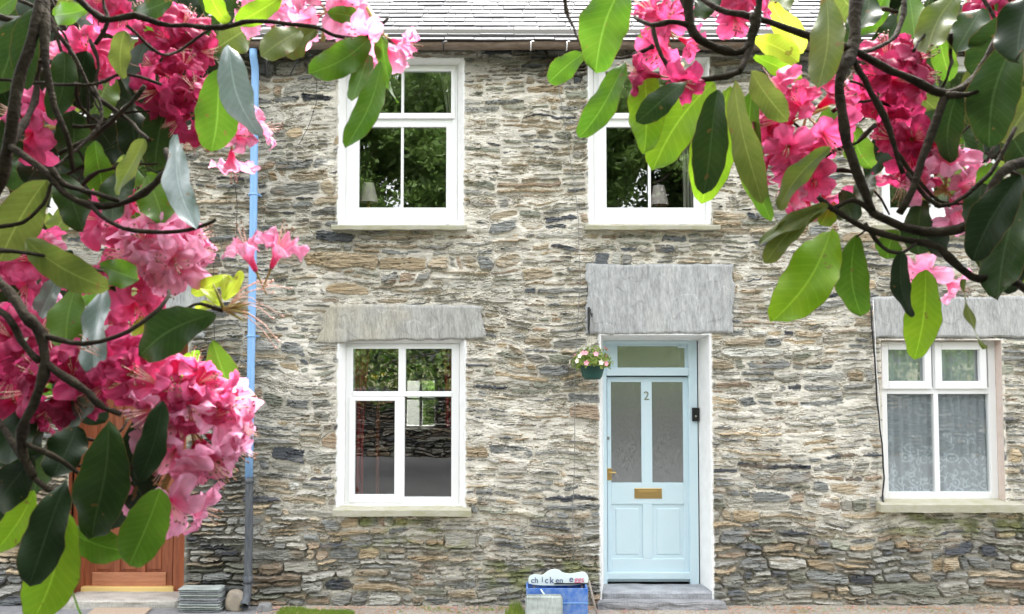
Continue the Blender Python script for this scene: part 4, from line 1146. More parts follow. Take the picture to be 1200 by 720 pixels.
# moss, grass tufts and grit along the foot of the wall
rr = np.random.default_rng(8); V = []; Fc = []
def blade(x, y, h_, wv, lean):
    i = len(V); dx, dy = lean; z0 = -.005
    V.extend([(x - wv, y, z0), (x + wv, y, z0), (x + dx * .5 + wv * .6, y + dy * .5, h_ * .6), (x + dx, y + dy, h_), (x + dx * .5 - wv * .6, y + dy * .5, h_ * .6)])
    Fc.append((i, i + 1, i + 2, i + 3, i + 4))
for (c0_, c1_, y0_, y1_, n, hh_) in [(302, 418, -.46, -.10, 6500, .03), (420, 600, -.25, -.06, 700, .022), (592, 616, -.5, -.1, 500, .09), (655, 662, -.56, -.5, 60, .05), (840, 1180, -.22, -.07, 500, .02)]:
    x0_, x1_ = X(c0_, 705, -.2), X(c1_, 705, -.2)
    for _ in range(n):
        x = rr.uniform(x0_, x1_); y = rr.uniform(y0_, y1_)
        if vn(np.array([x * 5]), np.array([y * 8]), 3)[0] < -.15 + .9 * ((x - (x0_ + x1_) / 2) / (x1_ - x0_) * 2) ** 2 - .3 + .5 * ((y - (y0_ + y1_) / 2) / (y1_ - y0_) * 2) ** 2: continue
        blade(x, y, hh_ * rr.uniform(.4, 1.3), .0032, (rr.normal(0, .012), rr.normal(0, .012)))
mo = mesh_obj('moss', V, Fc, leafmat('moss_and_grass', (.20, .34, .04), (.30, .38, .07), .4)); tag(mo, 'bright green moss and grass tufts along the foot of the wall', 'moss', kind='stuff')
V = []; Fc = []
rock = [(-1, 0, 0), (0, -1, 0), (1, 0, 0), (0, 1, 0), (0, 0, .8)]
for _ in range(5200):
    x = rr.uniform(-2.4, 5.2); y = -.04 - abs(rr.normal(0, .3)); s = rr.uniform(.004, .013) * (1.4 if y > -.12 else 1)
    if y < -.75: continue
    i = len(V); a = rr.uniform(0, 6)
    for p in rock: V.append((x + (p[0] * math.cos(a) - p[1] * math.sin(a)) * s * rr.uniform(.7, 1.3), y + (p[0] * math.sin(a) + p[1] * math.cos(a)) * s, .004 + p[2] * s))
    Fc += [(i, i + 1, i + 4), (i + 1, i + 2, i + 4), (i + 2, i + 3, i + 4), (i + 3, i, i + 4)]
fp = []; fv = []
for _ in range(170):
    x = rr.uniform(-2.4, 5.2); y = -.06 - abs(rr.normal(0, .28)); i = len(fv); a = rr.uniform(0, 6); s_ = rr.uniform(.008, .018)
    fv += [(x + math.cos(a + t) * s_ * k_, y + math.sin(a + t) * s_ * k_, .016 + rr.uniform(0, .008)) for t, k_ in ((0, 1), (1.3, .6), (3.1, 1), (4.6, .6))]; fp.append((i, i + 1, i + 2, i + 3))
tag(mesh_obj('fallen_petals', fv, fp, nmat('faded_petals', (.55, .25, .24), .8)), 'faded pink petals fallen on the ground along the wall', 'petals', kind='stuff')
gr = mesh_obj('gravel', V, Fc, nmat('grit', (.36, .31, .26), .9, .2, (4, 1, (.40, .22, .13), (1, 1, 1)))); tag(gr, 'loose brown grit and dead petals scattered along the foot of the wall', 'gravel', kind='stuff')
# =================================================== rhododendron in front
def RH_leaf(name, col, col2, back, trans, rough, coat=.1):
    m = bpy.data.materials.new(name); m.use_nodes = True
    t = m.node_tree; b = t.nodes['Principled BSDF']; o = t.nodes['Material Output']; L = t.links.new
    uv = t.nodes.new('ShaderNodeUVMap'); sp = t.nodes.new('ShaderNodeSeparateXYZ'); L(uv.outputs[0], sp.inputs[0])
    def mth(op, a, b_=None):
        n = t.nodes.new('ShaderNodeMath'); n.operation = op
        for k, q in enumerate((a, b_)):
            if q is None: continue
            if isinstance(q, (int, float)): n.inputs[k].default_value = q
            else: L(q, n.inputs[k])
        return n.outputs[0]
    v = mth('ABSOLUTE', mth('SUBTRACT', sp.outputs[1], .5))           # 0 at the midrib
    mid = mth('LESS_THAN', v, .022)
    side = mth('GREATER_THAN', mth('SINE', mth('MULTIPLY', mth('SUBTRACT', sp.outputs[0], mth('MULTIPLY', v, .32)), 75)), .90)
    oi = t.nodes.new('ShaderNodeObjectInfo')
    nz = t.nodes.new('ShaderNodeTexNoise'); nz.inputs['Scale'].default_value = 16; nz.inputs['Detail'].default_value = 6; nz.inputs['Roughness'].default_value = .65
    tc = t.nodes.new('ShaderNodeTexCoord'); ad = t.nodes.new('ShaderNodeVectorMath'); ad.operation = 'ADD'; L(tc.outputs['Object'], ad.inputs[0]); L(oi.outputs['Random'], ad.inputs[1]); L(ad.outputs[0], nz.inputs['Vector'])
    def mix(f, a, c):
        n = t.nodes.new('ShaderNodeMix'); n.data_type = 'RGBA'
        if isinstance(f, (int, float)): n.inputs[0].default_value = f
        else: L(f, n.inputs[0])
        for k, q in ((6, a), (7, c)):
            if isinstance(q, tuple): n.inputs[k].default_value = (*q, 1)
            else: L(q, n.inputs[k])
        return n.outputs[2]
    mr = t.nodes.new('ShaderNodeMapRange'); mr.inputs[1].default_value = .35; mr.inputs[2].default_value = .68; L(nz.outputs[0], mr.inputs[0])
    base = mix(mr.outputs[0], col, col2)
    gm = t.nodes.new('ShaderNodeNewGeometry')
    base = mix(gm.outputs['Backfacing'], base, back)
    base = mix(mth('MULTIPLY', side, .10), base, tuple(min(1, c * 1.9 + .02) for c in col2))
    base = mix(mth('MULTIPLY', mid, .32), base, tuple(min(1, c * 2.2 + .03) for c in col2))
    # a few brown blemishes and a brown rim
    n2 = t.nodes.new('ShaderNodeTexNoise'); n2.inputs['Scale'].default_value = 60; n2.inputs['Detail'].default_value = 2; L(ad.outputs[0], n2.inputs['Vector'])
    sp2 = mth('GREATER_THAN', n2.outputs[0], .70)
    rim = mth('GREATER_THAN', v, .485)
    base = mix(mth('MULTIPLY', mth('MAXIMUM', sp2, rim), .6), base, (.16, .09, .03))
    L(base, b.inputs['Base Color']); b.inputs['Specular IOR Level'].default_value = .5 if coat > .2 else .2; b.inputs['Roughness'].default_value = rough; b.inputs['Coat Weight'].default_value = coat; b.inputs['Coat Roughness'].default_value = .25
    bp = t.nodes.new('ShaderNodeBump'); bp.inputs['Strength'].default_value = .5; bp.inputs['Distance'].default_value = .002
    hh_ = mth('ADD', mth('MULTIPLY', nz.outputs[0], 1.3), mth('MULTIPLY', side, -.5)); L(hh_, bp.inputs['Height']); L(bp.outputs[0], b.inputs['Normal'])
    tl = t.nodes.new('ShaderNodeBsdfTranslucent'); mx = t.nodes.new('ShaderNodeMixShader'); mx.inputs[0].default_value = trans
    L(base, tl.inputs[0]); L(b.outputs[0], mx.inputs[1]); L(tl.outputs[0], mx.inputs[2]); L(mx.outputs[0], o.inputs[0])
    return m
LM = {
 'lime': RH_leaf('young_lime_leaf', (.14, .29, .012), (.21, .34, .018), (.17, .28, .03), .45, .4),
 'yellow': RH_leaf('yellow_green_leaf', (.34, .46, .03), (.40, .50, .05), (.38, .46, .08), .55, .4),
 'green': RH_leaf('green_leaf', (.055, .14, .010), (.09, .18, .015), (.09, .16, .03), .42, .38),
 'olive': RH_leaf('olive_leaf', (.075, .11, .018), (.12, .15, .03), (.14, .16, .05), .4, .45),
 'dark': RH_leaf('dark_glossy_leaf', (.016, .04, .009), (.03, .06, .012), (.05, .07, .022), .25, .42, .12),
 'black': RH_leaf('painted_shade_leaf', (.009, .02, .006), (.013, .03, .009), (.025, .038, .013), .10, .5, .05),  # shade inside the bush put into a near-black leaf colour
 'grey': RH_leaf('painted_sheen_leaf', (.15, .21, .20), (.24, .31, .31), (.22, .27, .24), .15, .22, 1.0),  # sky reflection painted into the leaf colour, under a glossy coat
}
def petal_mat(name, inner, outer, trans=.5):
    m = bpy.data.materials.new(name); m.use_nodes = True
    t = m.node_tree; b = t.nodes['Principled BSDF']; o = t.nodes['Material Output']; L = t.links.new
    uv = t.nodes.new('ShaderNodeUVMap'); sp = t.nodes.new('ShaderNodeSeparateXYZ'); L(uv.outputs[0], sp.inputs[0])
    cr = t.nodes.new('ShaderNodeValToRGB'); cr.color_ramp.elements[0].color = (*inner, 1); cr.color_ramp.elements[0].position = .15; cr.color_ramp.elements[1].color = (*outer, 1); cr.color_ramp.elements[1].position = .85
    L(sp.outputs[1], cr.inputs[0])
    # radiating veins
    wv = t.nodes.new('ShaderNodeMath'); wv.operation = 'MULTIPLY'; wv.inputs[1].default_value = 160; L(sp.outputs[0], wv.inputs[0])
    s = t.nodes.new('ShaderNodeMath'); s.operation = 'SINE'; L(wv.outputs[0], s.inputs[0])
    mr = t.nodes.new('ShaderNodeMapRange'); mr.inputs[1].default_value = -1; mr.inputs[3].default_value = .94; mr.inputs[4].default_value = 1.03; L(s.outputs[0], mr.inputs[0])
    nz = t.nodes.new('ShaderNodeTexNoise'); nz.inputs['Scale'].default_value = 35; nz.inputs['Detail'].default_value = 4
    tc = t.nodes.new('ShaderNodeTexCoord'); L(tc.outputs['Object'], nz.inputs['Vector'])
    m2 = t.nodes.new('ShaderNodeMapRange'); m2.inputs[1].default_value = .3; m2.inputs[2].default_value = .7; m2.inputs[3].default_value = .78; m2.inputs[4].default_value = 1.15; L(nz.outputs[0], m2.inputs[0])
    mu = t.nodes.new('ShaderNodeMath'); mu.operation = 'MULTIPLY'; L(mr.outputs[0], mu.inputs[0]); L(m2.outputs[0], mu.inputs[1])
    sc = t.nodes.new('ShaderNodeVectorMath'); sc.operation = 'SCALE'; L(cr.outputs[0], sc.inputs[0]); L(mu.outputs[0], sc.inputs['Scale'])
    L(sc.outputs[0], b.inputs['Base Color']); b.inputs['Roughness'].default_value = .55; b.inputs['Specular IOR Level'].default_value = .3
    bp = t.nodes.new('ShaderNodeBump'); bp.inputs['Strength'].default_value = .5; bp.inputs['Distance'].default_value = .0015; L(mu.outputs[0], bp.inputs['Height']); L(bp.outputs[0], b.inputs['Normal'])
    tl = t.nodes.new('ShaderNodeBsdfTranslucent'); mx = t.nodes.new('ShaderNodeMixShader'); mx.inputs[0].default_value = trans
    L(sc.outputs[0], tl.inputs[0]); L(b.outputs[0], mx.inputs[1]); L(tl.outputs[0], mx.inputs[2]); L(mx.outputs[0], o.inputs[0])
    return m
PM = {'light': petal_mat('light_pink_petals', (.80, .10, .27), (.90, .42, .62)),
      'pink': petal_mat('pink_petals', (.66, .03, .13), (.76, .13, .32)),
      'deep': petal_mat('deep_pink_petals', (.40, .012, .06), (.54, .05, .17))}
M['twig'] = nmat('rhododendron_bark', (.016, .011, .008), .92, .15, (28, .85, (.040, .033, .022), (1, 1, 1)), (110, 1.0, .006))
M['filament'] = nmat('pale_stamens', (.80, .50, .42), .6)
M['bud'] = nmat('green_bud_scales', (.28, .32, .07), .5, .4, (30, .9, (.32, .16, .06), (1, 1, 1)))
M['anther'] = nmat('brown_anthers', (.20, .10, .05), .7)

def leaf_obj(base, tip, wid, mat, parent, roll=0.0, curl=.12, fold=.22, seed=0, name='leaf', data=False):
    """elliptic leaf from base to tip; width in metres; roll turns it round its midrib away from facing the camera"""
    rnd = random.Random(seed)
    ax = tip - base; Ln = ax.length; ax = ax / Ln
    tocam = (CAM - (base + tip) / 2).normalized()
    n = (tocam - ax * tocam.dot(ax)).normalized()
    sdir = ax.cross(n)
    R = Matrix.Rotation(math.radians(roll), 3, ax); n = R @ n; sdir = R @ sdir
    nu, nv = (9, 5) if data == 2 else (22, 9)
    V = []; UV = []
    wavp = rnd.uniform(0, 6); bend = rnd.uniform(-.07, .07) * Ln; pw = rnd.uniform(.44, .56); sk = rnd.uniform(.48, .60)
    ruf = rnd.uniform(.5, 1.6)
    for i in range(nu + 1):
        u = i / nu
        # blunt ellipse, widest a little past the middle
        uu = u ** (math.log(.5) / math.log(sk))
        hw = wid * .45 * max(0.0, math.sin(PI * uu)) ** pw + .0012
        if u > .97: hw *= .55
        c = base + ax * Ln * u + sdir * bend * math.sin(PI * u) - n * curl * Ln * (u - .35) ** 2 * 1.3
        for j in range(nv):
            v = j / (nv - 1) * 2 - 1
            h_ = fold * abs(v) * hw * (1.2 - .5 * abs(v)) + .016 * wid / .04 * .4 * ruf * v * v * math.sin(u * 13 + wavp + (2 if v > 0 else 0)) * .5
            V.append(c + sdir * hw * v * (1 + .03 * math.sin(u * 31 + wavp)) + n * h_); UV.append((u, j / (nv - 1)))
    tws = math.radians(rnd.uniform(-38, 38))
    for q in range(len(V)):
        u = (q // nv) / nu; c = base + ax * Ln * u; V[q] = c + Matrix.Rotation(tws * (u - .5) * 2, 3, ax) @ (V[q] - c)
    Fc = [(i * nv + j, i * nv + j + 1, (i + 1) * nv + j + 1, (i + 1) * nv + j) for i in range(nu) for j in range(nv - 1)]
    if data: return V, Fc, UV
    o = mesh_obj(name, V, Fc, [LM[mat], M['bud']], None, True)
    # petiole
    me = o.data
    uvl = me.uv_layers.new(name='UVMap')
    for l in me.loops: uvl.data[l.index].uv = UV[l.vertex_index]
    # normals so that the upper side faces n
    f = me.polygons[len(me.polygons) // 2]
    if f.normal.dot(n) < 0: me.flip_normals()
    o.parent = parent; o.location = -parent.location if parent else (0, 0, 0)
    return o
def D(px, py, d): return P(px, py, CAM.y + d)

def blossom_mesh(seed, mat, openv=1.0, stam=True):
    """open trumpet of five ruffled lobes, opening towards +Z, about 6 cm across"""
    rnd = random.Random(seed); bm = bmesh.new(); uvl = bm.loops.layers.uv.new('UVMap')
    nr, na = 12, 90; rings = []; ph = rnd.uniform(0, 6)
    lob = [rnd.uniform(.8, 1.22) for _ in range(5)]; tw = [rnd.uniform(-.25, .25) for _ in range(5)]
    for i in range(nr + 1):
        t = i / nr; row = []
        for j in range(na):
            a = 2 * PI * j / na; k = int(((a / (2 * PI)) * 5) % 5); la = (a / (2 * PI) * 5) % 1.0
            edge = abs(la - .5) * 2                         # 1 between lobes
            cut = 1 - .52 * max(0, t - .38) / .62 * edge ** 3.2
            r = (.003 + .010 * t + .033 * max(0, t - .25) ** 1.25 * openv) * (cut if t > .42 else 1) * (1 + (lob[k] - 1) * t)
            z = .040 * (1 - (1 - t) ** 1.6) - .022 * max(0, t - .62) ** 1.2 * openv * 1.6 + .0022 * t * t * math.sin(a * 10 + ph + 3 * t) + .004 * tw[k] * t * 4 * (la - .5)
            nv_ = mnoise.noise_vector(Vector((math.cos(a) * t * 2.6 + seed, math.sin(a) * t * 2.6, ph))) * .0075 * t + mnoise.noise_vector(Vector((math.cos(a) * t * 8 + seed, math.sin(a) * t * 8, ph))) * .0030 * t * t
            row.append(bm.verts.new((r * math.cos(a) + nv_.x, r * math.sin(a) + nv_.y, z + nv_.z * 1.6)))
        rings.append(row)
    for i in range(nr):
        for j in range(na):
            j2 = (j + 1) % na
            f = bm.faces.new((rings[i][j], rings[i][j2], rings[i + 1][j2], rings[i + 1][j])); f.smooth = True
            for lp, (q, w_) in zip(f.loops, ((j, i), (j + 1, i), (j + 1, i + 1), (j, i + 1))): lp[uvl].uv = (q / na, w_ / nr)
    me = bpy.data.meshes.new('blossom')
    if stam:
        mb = MB(); mb.bm.free(); mb.bm = bm
        for k in range(8):
            a = rnd.uniform(0, 2 * PI); sp = rnd.uniform(.004, .013); ln = rnd.uniform(.042, .058)
            pts = [Vector((0, 0, .008)), Vector((sp * .4 * math.cos(a), sp * .4 * math.sin(a), .028)), Vector((sp * math.cos(a) + .003, sp * math.sin(a), ln))]
            mb.tube(pts, [.0005, .0004, .0004], 4, mi=1)
            mb.tube([pts[2], pts[2] + Vector((.0004, 0, .0028))], .0011, 5, mi=2)
        # calyx and stalk
        mb.tube([Vector((0, 0, -.030)), Vector((0, 0, -.004)), Vector((0, 0, .003))], [.0012, .0014, .0034], 6, mi=3)
        bm = mb.bm
    bm.to_mesh(me); bm.free()
    for m in (PM[mat], M['filament'], M['anther'], M['bud']): me.materials.append(m)
    return me
BL = {m: [blossom_mesh(s * 7 + len(m), m, op) for s, op in enumerate((1.0, 1.15, .7, 1.05, .9, 1.2))] for m in PM}
def truss(px, py, d, n, mat, parent, face, seed, rad=.045, scale=1.0, spread=1.0):
    """flower cluster at a photo point d metres ahead; face = direction its crown points"""
    rnd = random.Random(seed); c = D(px, py, d)
    root = empty('flower_cluster', (0, 0, 0)); root.location = c - parent.location; root.parent = parent
    f = Vector(face).normalized(); up = f.orthogonal().normalized(); sd = f.cross(up)
    mb = MB(); mb.tube([-f * .055, -f * .02, f * .004], [.0035, .0045, .004], 7); mb.build('flower_stalk', M['bud'], root)
    for k in range(n):
        # golden-angle cap
        z = 1 - (k + .5) / n * 1.05 * spread; a = k * 2.39996 + seed
        r = math.sqrt(max(0, 1 - z * z)); d_ = (f * z + up * r * math.cos(a) + sd * r * math.sin(a)).normalized()
        d_ = (d_ + Vector((rnd.uniform(-.2, .2), rnd.uniform(-.2, .2), rnd.uniform(-.3, .1)))).normalized()
        mt = mat
        if mat == 'pink' and rnd.random() < .25: mt = rnd.choice(['light', 'deep'])
        o = bpy.data.objects.new('blossom', rnd.choice(BL[mt])); link(o, root)
        q = d_.to_track_quat('Z', 'Y'); s = scale * rnd.uniform(.85, 1.12)
        o.rotation_euler = (q @ Matrix.Rotation(rnd.uniform(0, 6), 3, 'Z').to_quaternion()).to_euler()
        o.location = d_ * .020 * s; o.scale = (s, s, s * rnd.uniform(.85, 1.1))
    return root
def branch(pts, r0, r1, parent, wig=.006, seg=8, name='branch', seed=0):
    """pts = (px, py, distance) control points -> knobbly tapered branch"""
    rnd = random.Random(seed + int(pts[0][0]) * 3 + int(pts[0][1])); W = [D(*p) for p in pts]; out = []
    n = len(W)
    for i in range(n - 1):
        p0, p1, p2, p3 = W[max(i - 1, 0)], W[i], W[i + 1], W[min(i + 2, n - 1)]
        m = max(3, int((p2 - p1).length / .018))
        for k in range(m):
            t = k / m
            q = .5 * ((2 * p1) + (p2 - p0) * t + (2 * p0 - 5 * p1 + 4 * p2 - p3) * t * t + (3 * p1 - p0 - 3 * p2 + p3) * t ** 3)
            out.append(q)
    out.append(W[-1])
    N = len(out); rr_ = []
    for i, q in enumerate(out):
        nz = mnoise.noise_vector(q * 22); out[i] = q + nz * wig * .5 + mnoise.noise_vector(q * 70) * .0016
        rr_.append((r0 + (r1 - r0) * i / (N - 1)) * (1 + .30 * mnoise.noise(q * 60) + (.35 if rnd.random() < .10 else 0)))
    mb = MB(); mb.tube(out, rr_, seg)
    o = mb.build(name, M['twig'], parent); o.location = -parent.location
    return o

# ---- the shrub on the left
LB = empty('rhododendron_bush', (-2.4, -7.3, -.1))
tag(LB, 'rhododendron with pink flowers and dark branches filling the left edge of the view', 'shrub', 'flowering rhododendrons')
# ---- the shrub on the right
RB = empty('rhododendron_bush', (2.3, -7.2, -.1))
tag(RB, 'rhododendron with lime green leaves hanging from the upper right corner', 'shrub', 'flowering rhododendrons')
def mw(wpx, d): return wpx * d / F_PX
def leaves(rows, parent, seed):
    for k, (bx_, by_, tx, ty, wpx, mat, d, roll) in enumerate(rows):
        d2 = d + random.Random(seed + k).uniform(-.05, .05)
        leaf_obj(D(bx_, by_, d), D(tx, ty, d2), mw(wpx, d) / max(.35, math.cos(math.radians(roll))), mat, parent, roll, random.Random(k + seed).uniform(.02, .22), random.Random(k * 3 + seed).uniform(.1, .35), seed + k)
        if k % 2 == 0 or True:
            a = D(bx_, by_, d); t_ = D(tx, ty, d2); dirv = (a - t_).normalized()
R_ROWS = [
 (735, -28, 697, 84, 62, 'green', 1.15, 15), (684, 62, 643, 96, 30, 'green', 1.3, 20), (732, 72, 680, 160, 34, 'green', 1.2, 20),
 (755, 80, 756, 179, 44, 'lime', 1.25, 8), (803, 95, 748, 143, 32, 'dark', 1.15, 15), (836, 96, 764, 198, 54, 'lime', 1.28, 5),
 (840, 105, 826, 228, 44, 'dark', 1.15, 10), (855, 100, 824, 237, 58, 'lime', 1.27, 5), (858, 95, 893, 238, 34, 'olive', 1.12, 30), (880, 105, 896, 260, 34, 'green', 1.25, 25),
 (902, 3, 943, 62, 34, 'yellow', 1.4, 10), (884, 46, 936, 72, 30, 'yellow', 1.4, 10), (884, 66, 940, 92, 18, 'lime', 1.35, 30), (968, -5, 958, 103, 40, 'olive', 1.2, 15),
 (880, 84, 922, 142, 32, 'olive', 1.2, 20), (1000, 125, 962, 170, 40, 'green', 1.4, 10), (972, 172, 908, 242, 26, 'olive', 1.12, 30), (1190, 45, 1158, 172, 62, 'dark', 1.15, 10),
 (1122, 108, 1108, 192, 36, 'dark', 1.2, 15), (1160, 190, 1150, 262, 36, 'green', 1.2, 20), (1180, 20, 1140, 90, 60, 'dark', 1.3, 10), (1120, -5, 1085, 62, 42, 'olive', 1.3, 15),
 (1065, -6, 1072, 55, 34, 'green', 1.4, 10), (1100, 38, 1116, 98, 28, 'green', 1.3, 10), (974, 270, 906, 376, 62, 'lime', 1.15, 5), (1003, 276, 1007, 373, 42, 'green', 1.18, 8),
 (970, 240, 885, 278, 20, 'olive', 1.15, 40), (962, 243, 894, 309, 27, 'olive', 1.15, 30), (1056, 296, 1063, 374, 22, 'black', 1.1, 30), (1084, 316, 1070, 422, 42, 'lime', 1.2, 12),
 (1126, 328, 1144, 412, 10, 'olive', 1.15, 76), (1196, 205, 1136, 305, 50, 'black', 1.1, 15), (1196, 225, 1166, 350, 54, 'dark', 1.18, 15), (1150, 215, 1150, 275, 38, 'dark', 1.2, 10),
 (1215, 225, 1200, 330, 40, 'lime', 1.25, 15), (975, 238, 962, 264, 26, 'lime', 1.3, 10), (1080, 235, 1075, 300, 40, 'dark', 1.3, 20), (1050, 270, 1040, 305, 30, 'green', 1.25, 20),
 (1020, -5, 1000, 40, 40, 'dark', 1.3, 15), (1210, -10, 1190, 70, 56, 'black', 1.1, 20), (1090, 45, 1050, 80, 30, 'dark', 1.35, 25), (1150, 10, 1120, 60, 44, 'dark', 1.35, 15),
 (1215, 100, 1175, 165, 48, 'olive', 1.3, 15), (1000, 150, 1020, 200, 34, 'green', 1.35, 20), (1130, 165, 1100, 178, 30, 'green', 1.4, 25), (845, -5, 815, 20, 26, 'dark', 1.3, 20),
 (985, 225, 1000, 262, 30, 'dark', 1.25, 20), (1020, 205, 1010, 240, 24, 'dark', 1.25, 20), (1110, 275, 1090, 300, 30, 'black', 1.2, 20), (770, 30, 748, 50, 18, 'olive', 1.3, 20),
 (1180, 150, 1215, 210, 40, 'dark', 1.35, 15), (1140, 110, 1165, 150, 44, 'dark', 1.4, 20), (1145, 265, 1170, 340, 34, 'dark', 1.3, 25), (1060, 20, 1110, 50, 46, 'dark', 1.55, 10), (1120, 30, 1180, 60, 50, 'black', 1.55, 10), (1150, 90, 1205, 130, 50, 'dark', 1.55, 10), (1070, 95, 1040, 130, 36, 'dark', 1.5, 10), (1215, 60, 1165, 85, 50, 'olive', 1.5, 10), (1205, 130, 1190, 200, 44, 'dark', 1.5, 10), (930, -8, 900, 22, 34, 'olive', 1.5, 10), (1010, 40, 965, 60, 34, 'dark', 1.5, 10), (1185, 275, 1180, 345, 34, 'black', 1.22, 25),
]
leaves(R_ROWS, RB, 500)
RBR = [([(1420, 560, 1.35), (1350, 250, 1.3), (1240, 60, 1.25), (1160, 82, 1.22), (1110, 110, 1.2), (1060, 88, 1.2), (1002, 62, 1.2), (940, 40, 1.2), (885, 22, 1.22), (840, 10, 1.25), (805, -12, 1.3)], .012, .004),
 ([(1290, 150, 1.28), (1210, 20, 1.2), (1188, 10, 1.2), (1165, 55, 1.2), (1140, 95, 1.2), (1108, 112, 1.2)], .007, .0055),
 ([(1010, -30, 1.25), (1003, 10, 1.22), (998, 60, 1.2), (985, 88, 1.18), (990, 150, 1.17), (1008, 215, 1.17), (1024, 250, 1.17)], .009, .006),
 ([(1000, 72, 1.2), (1022, 110, 1.19), (1042, 150, 1.19), (1058, 205, 1.19)], .0045, .003), ([(1110, 110, 1.2), (1092, 155, 1.19), (1075, 205, 1.18), (1055, 250, 1.18)], .006, .005),
 ([(960, 232, 1.17), (985, 250, 1.17), (1012, 266, 1.17), (1062, 282, 1.17), (1100, 292, 1.17), (1140, 326, 1.17), (1215, 348, 1.2), (1420, 560, 1.35)], .0035, .009),
 ([(1022, 250, 1.17), (1080, 272, 1.17), (1140, 262, 1.16), (1200, 190, 1.18), (1350, 250, 1.3)], .006, .009),
 ([(1062, 204, 1.2), (1100, 240, 1.18), (1150, 215, 1.18), (1190, 150, 1.2)], .003, .003),
 ([(804, -20, 1.2), (806, 10, 1.2), (812, 40, 1.2), (838, 58, 1.2), (872, 62, 1.2), (880, 40, 1.2), (882, 15, 1.2)], .008, .004),
 ([(742, 20, 1.25), (762, 30, 1.22), (785, 26, 1.2), (806, 30, 1.2)], .003, .004), ([(764, 30, 1.22), (776, 68, 1.2), (795, 92, 1.2), (840, 92, 1.19), (866, 84, 1.18)], .0032, .004),
 ([(661, -6, 1.4), (664, 14, 1.4), (672, 34, 1.38), (683, 60, 1.35)], .0035, .0014), ([(700, 62, 1.3), (720, 70, 1.28), (745, 64, 1.25), (765, 55, 1.22)], .0018, .003),
 ([(1060, -10, 1.3), (1056, 28, 1.28), (1040, 50, 1.25), (1004, 62, 1.2)], .004, .003), ([(1070, 60, 1.25), (1090, 30, 1.3), (1110, 5, 1.3)], .002, .002),
 ([(1108, 112, 1.2), (1126, 112, 1.18), (1145, 108, 1.18)], .006, .002), ([(865, 85, 1.18), (880, 55, 1.2), (886, 20, 1.2), (890, -20, 1.2)], .004, .005),
 ([(1015, 262, 1.17), (1035, 290, 1.17), (1058, 296, 1.15), (1075, 285, 1.17)], .0028, .002), ([(974, 245, 1.17), (1000, 235, 1.17), (1022, 250, 1.17)], .003, .004), ([(1018, 268, 1.17), (1004, 276, 1.18)], .0015, .0012),
 ([(1420, 560, 1.35), (2200, 900, 1.4), (2900, 1700, 1.4), (3000, 2900, 1.3)], .016, .05)]
for k, (p, a, b) in enumerate(RBR): branch(p, a, b, RB, seed=k)
for args in [(785, 40, 1.3, 6, 'pink', (-.3, -.5, -.3), 1), (855, 8, 1.35, 7, 'pink', (0, -.6, .6), 2), (945, 135, 1.28, 8, 'pink', (-.7, -.5, -.35), 3), (1035, 95, 1.33, 9, 'deep', (.2, -.7, -.4), 4),
             (1065, 165, 1.33, 8, 'deep', (.2, -.6, -.6), 5), (1108, 222, 1.30, 8, 'light', (.2, -.6, .1), 6), (952, 212, 1.3, 6, 'pink', (-.5, -.3, -.6), 7), (1092, 318, 1.4, 3, 'light', (0, -.3, -1), 8), (790, 92, 1.22, 2, 'deep', (-.3, -.6, -.5), 9), (1170, 20, 1.5, 6, 'deep', (0, -.5, 0), 10), (925, 170, 1.25, 4, 'pink', (-1, -.3, -.3), 11)]:
    truss(args[0], args[1], args[2], args[3], args[4], RB, args[5], args[6], scale=1.1 if args[6] in (3, 4, 5, 6) else .95)

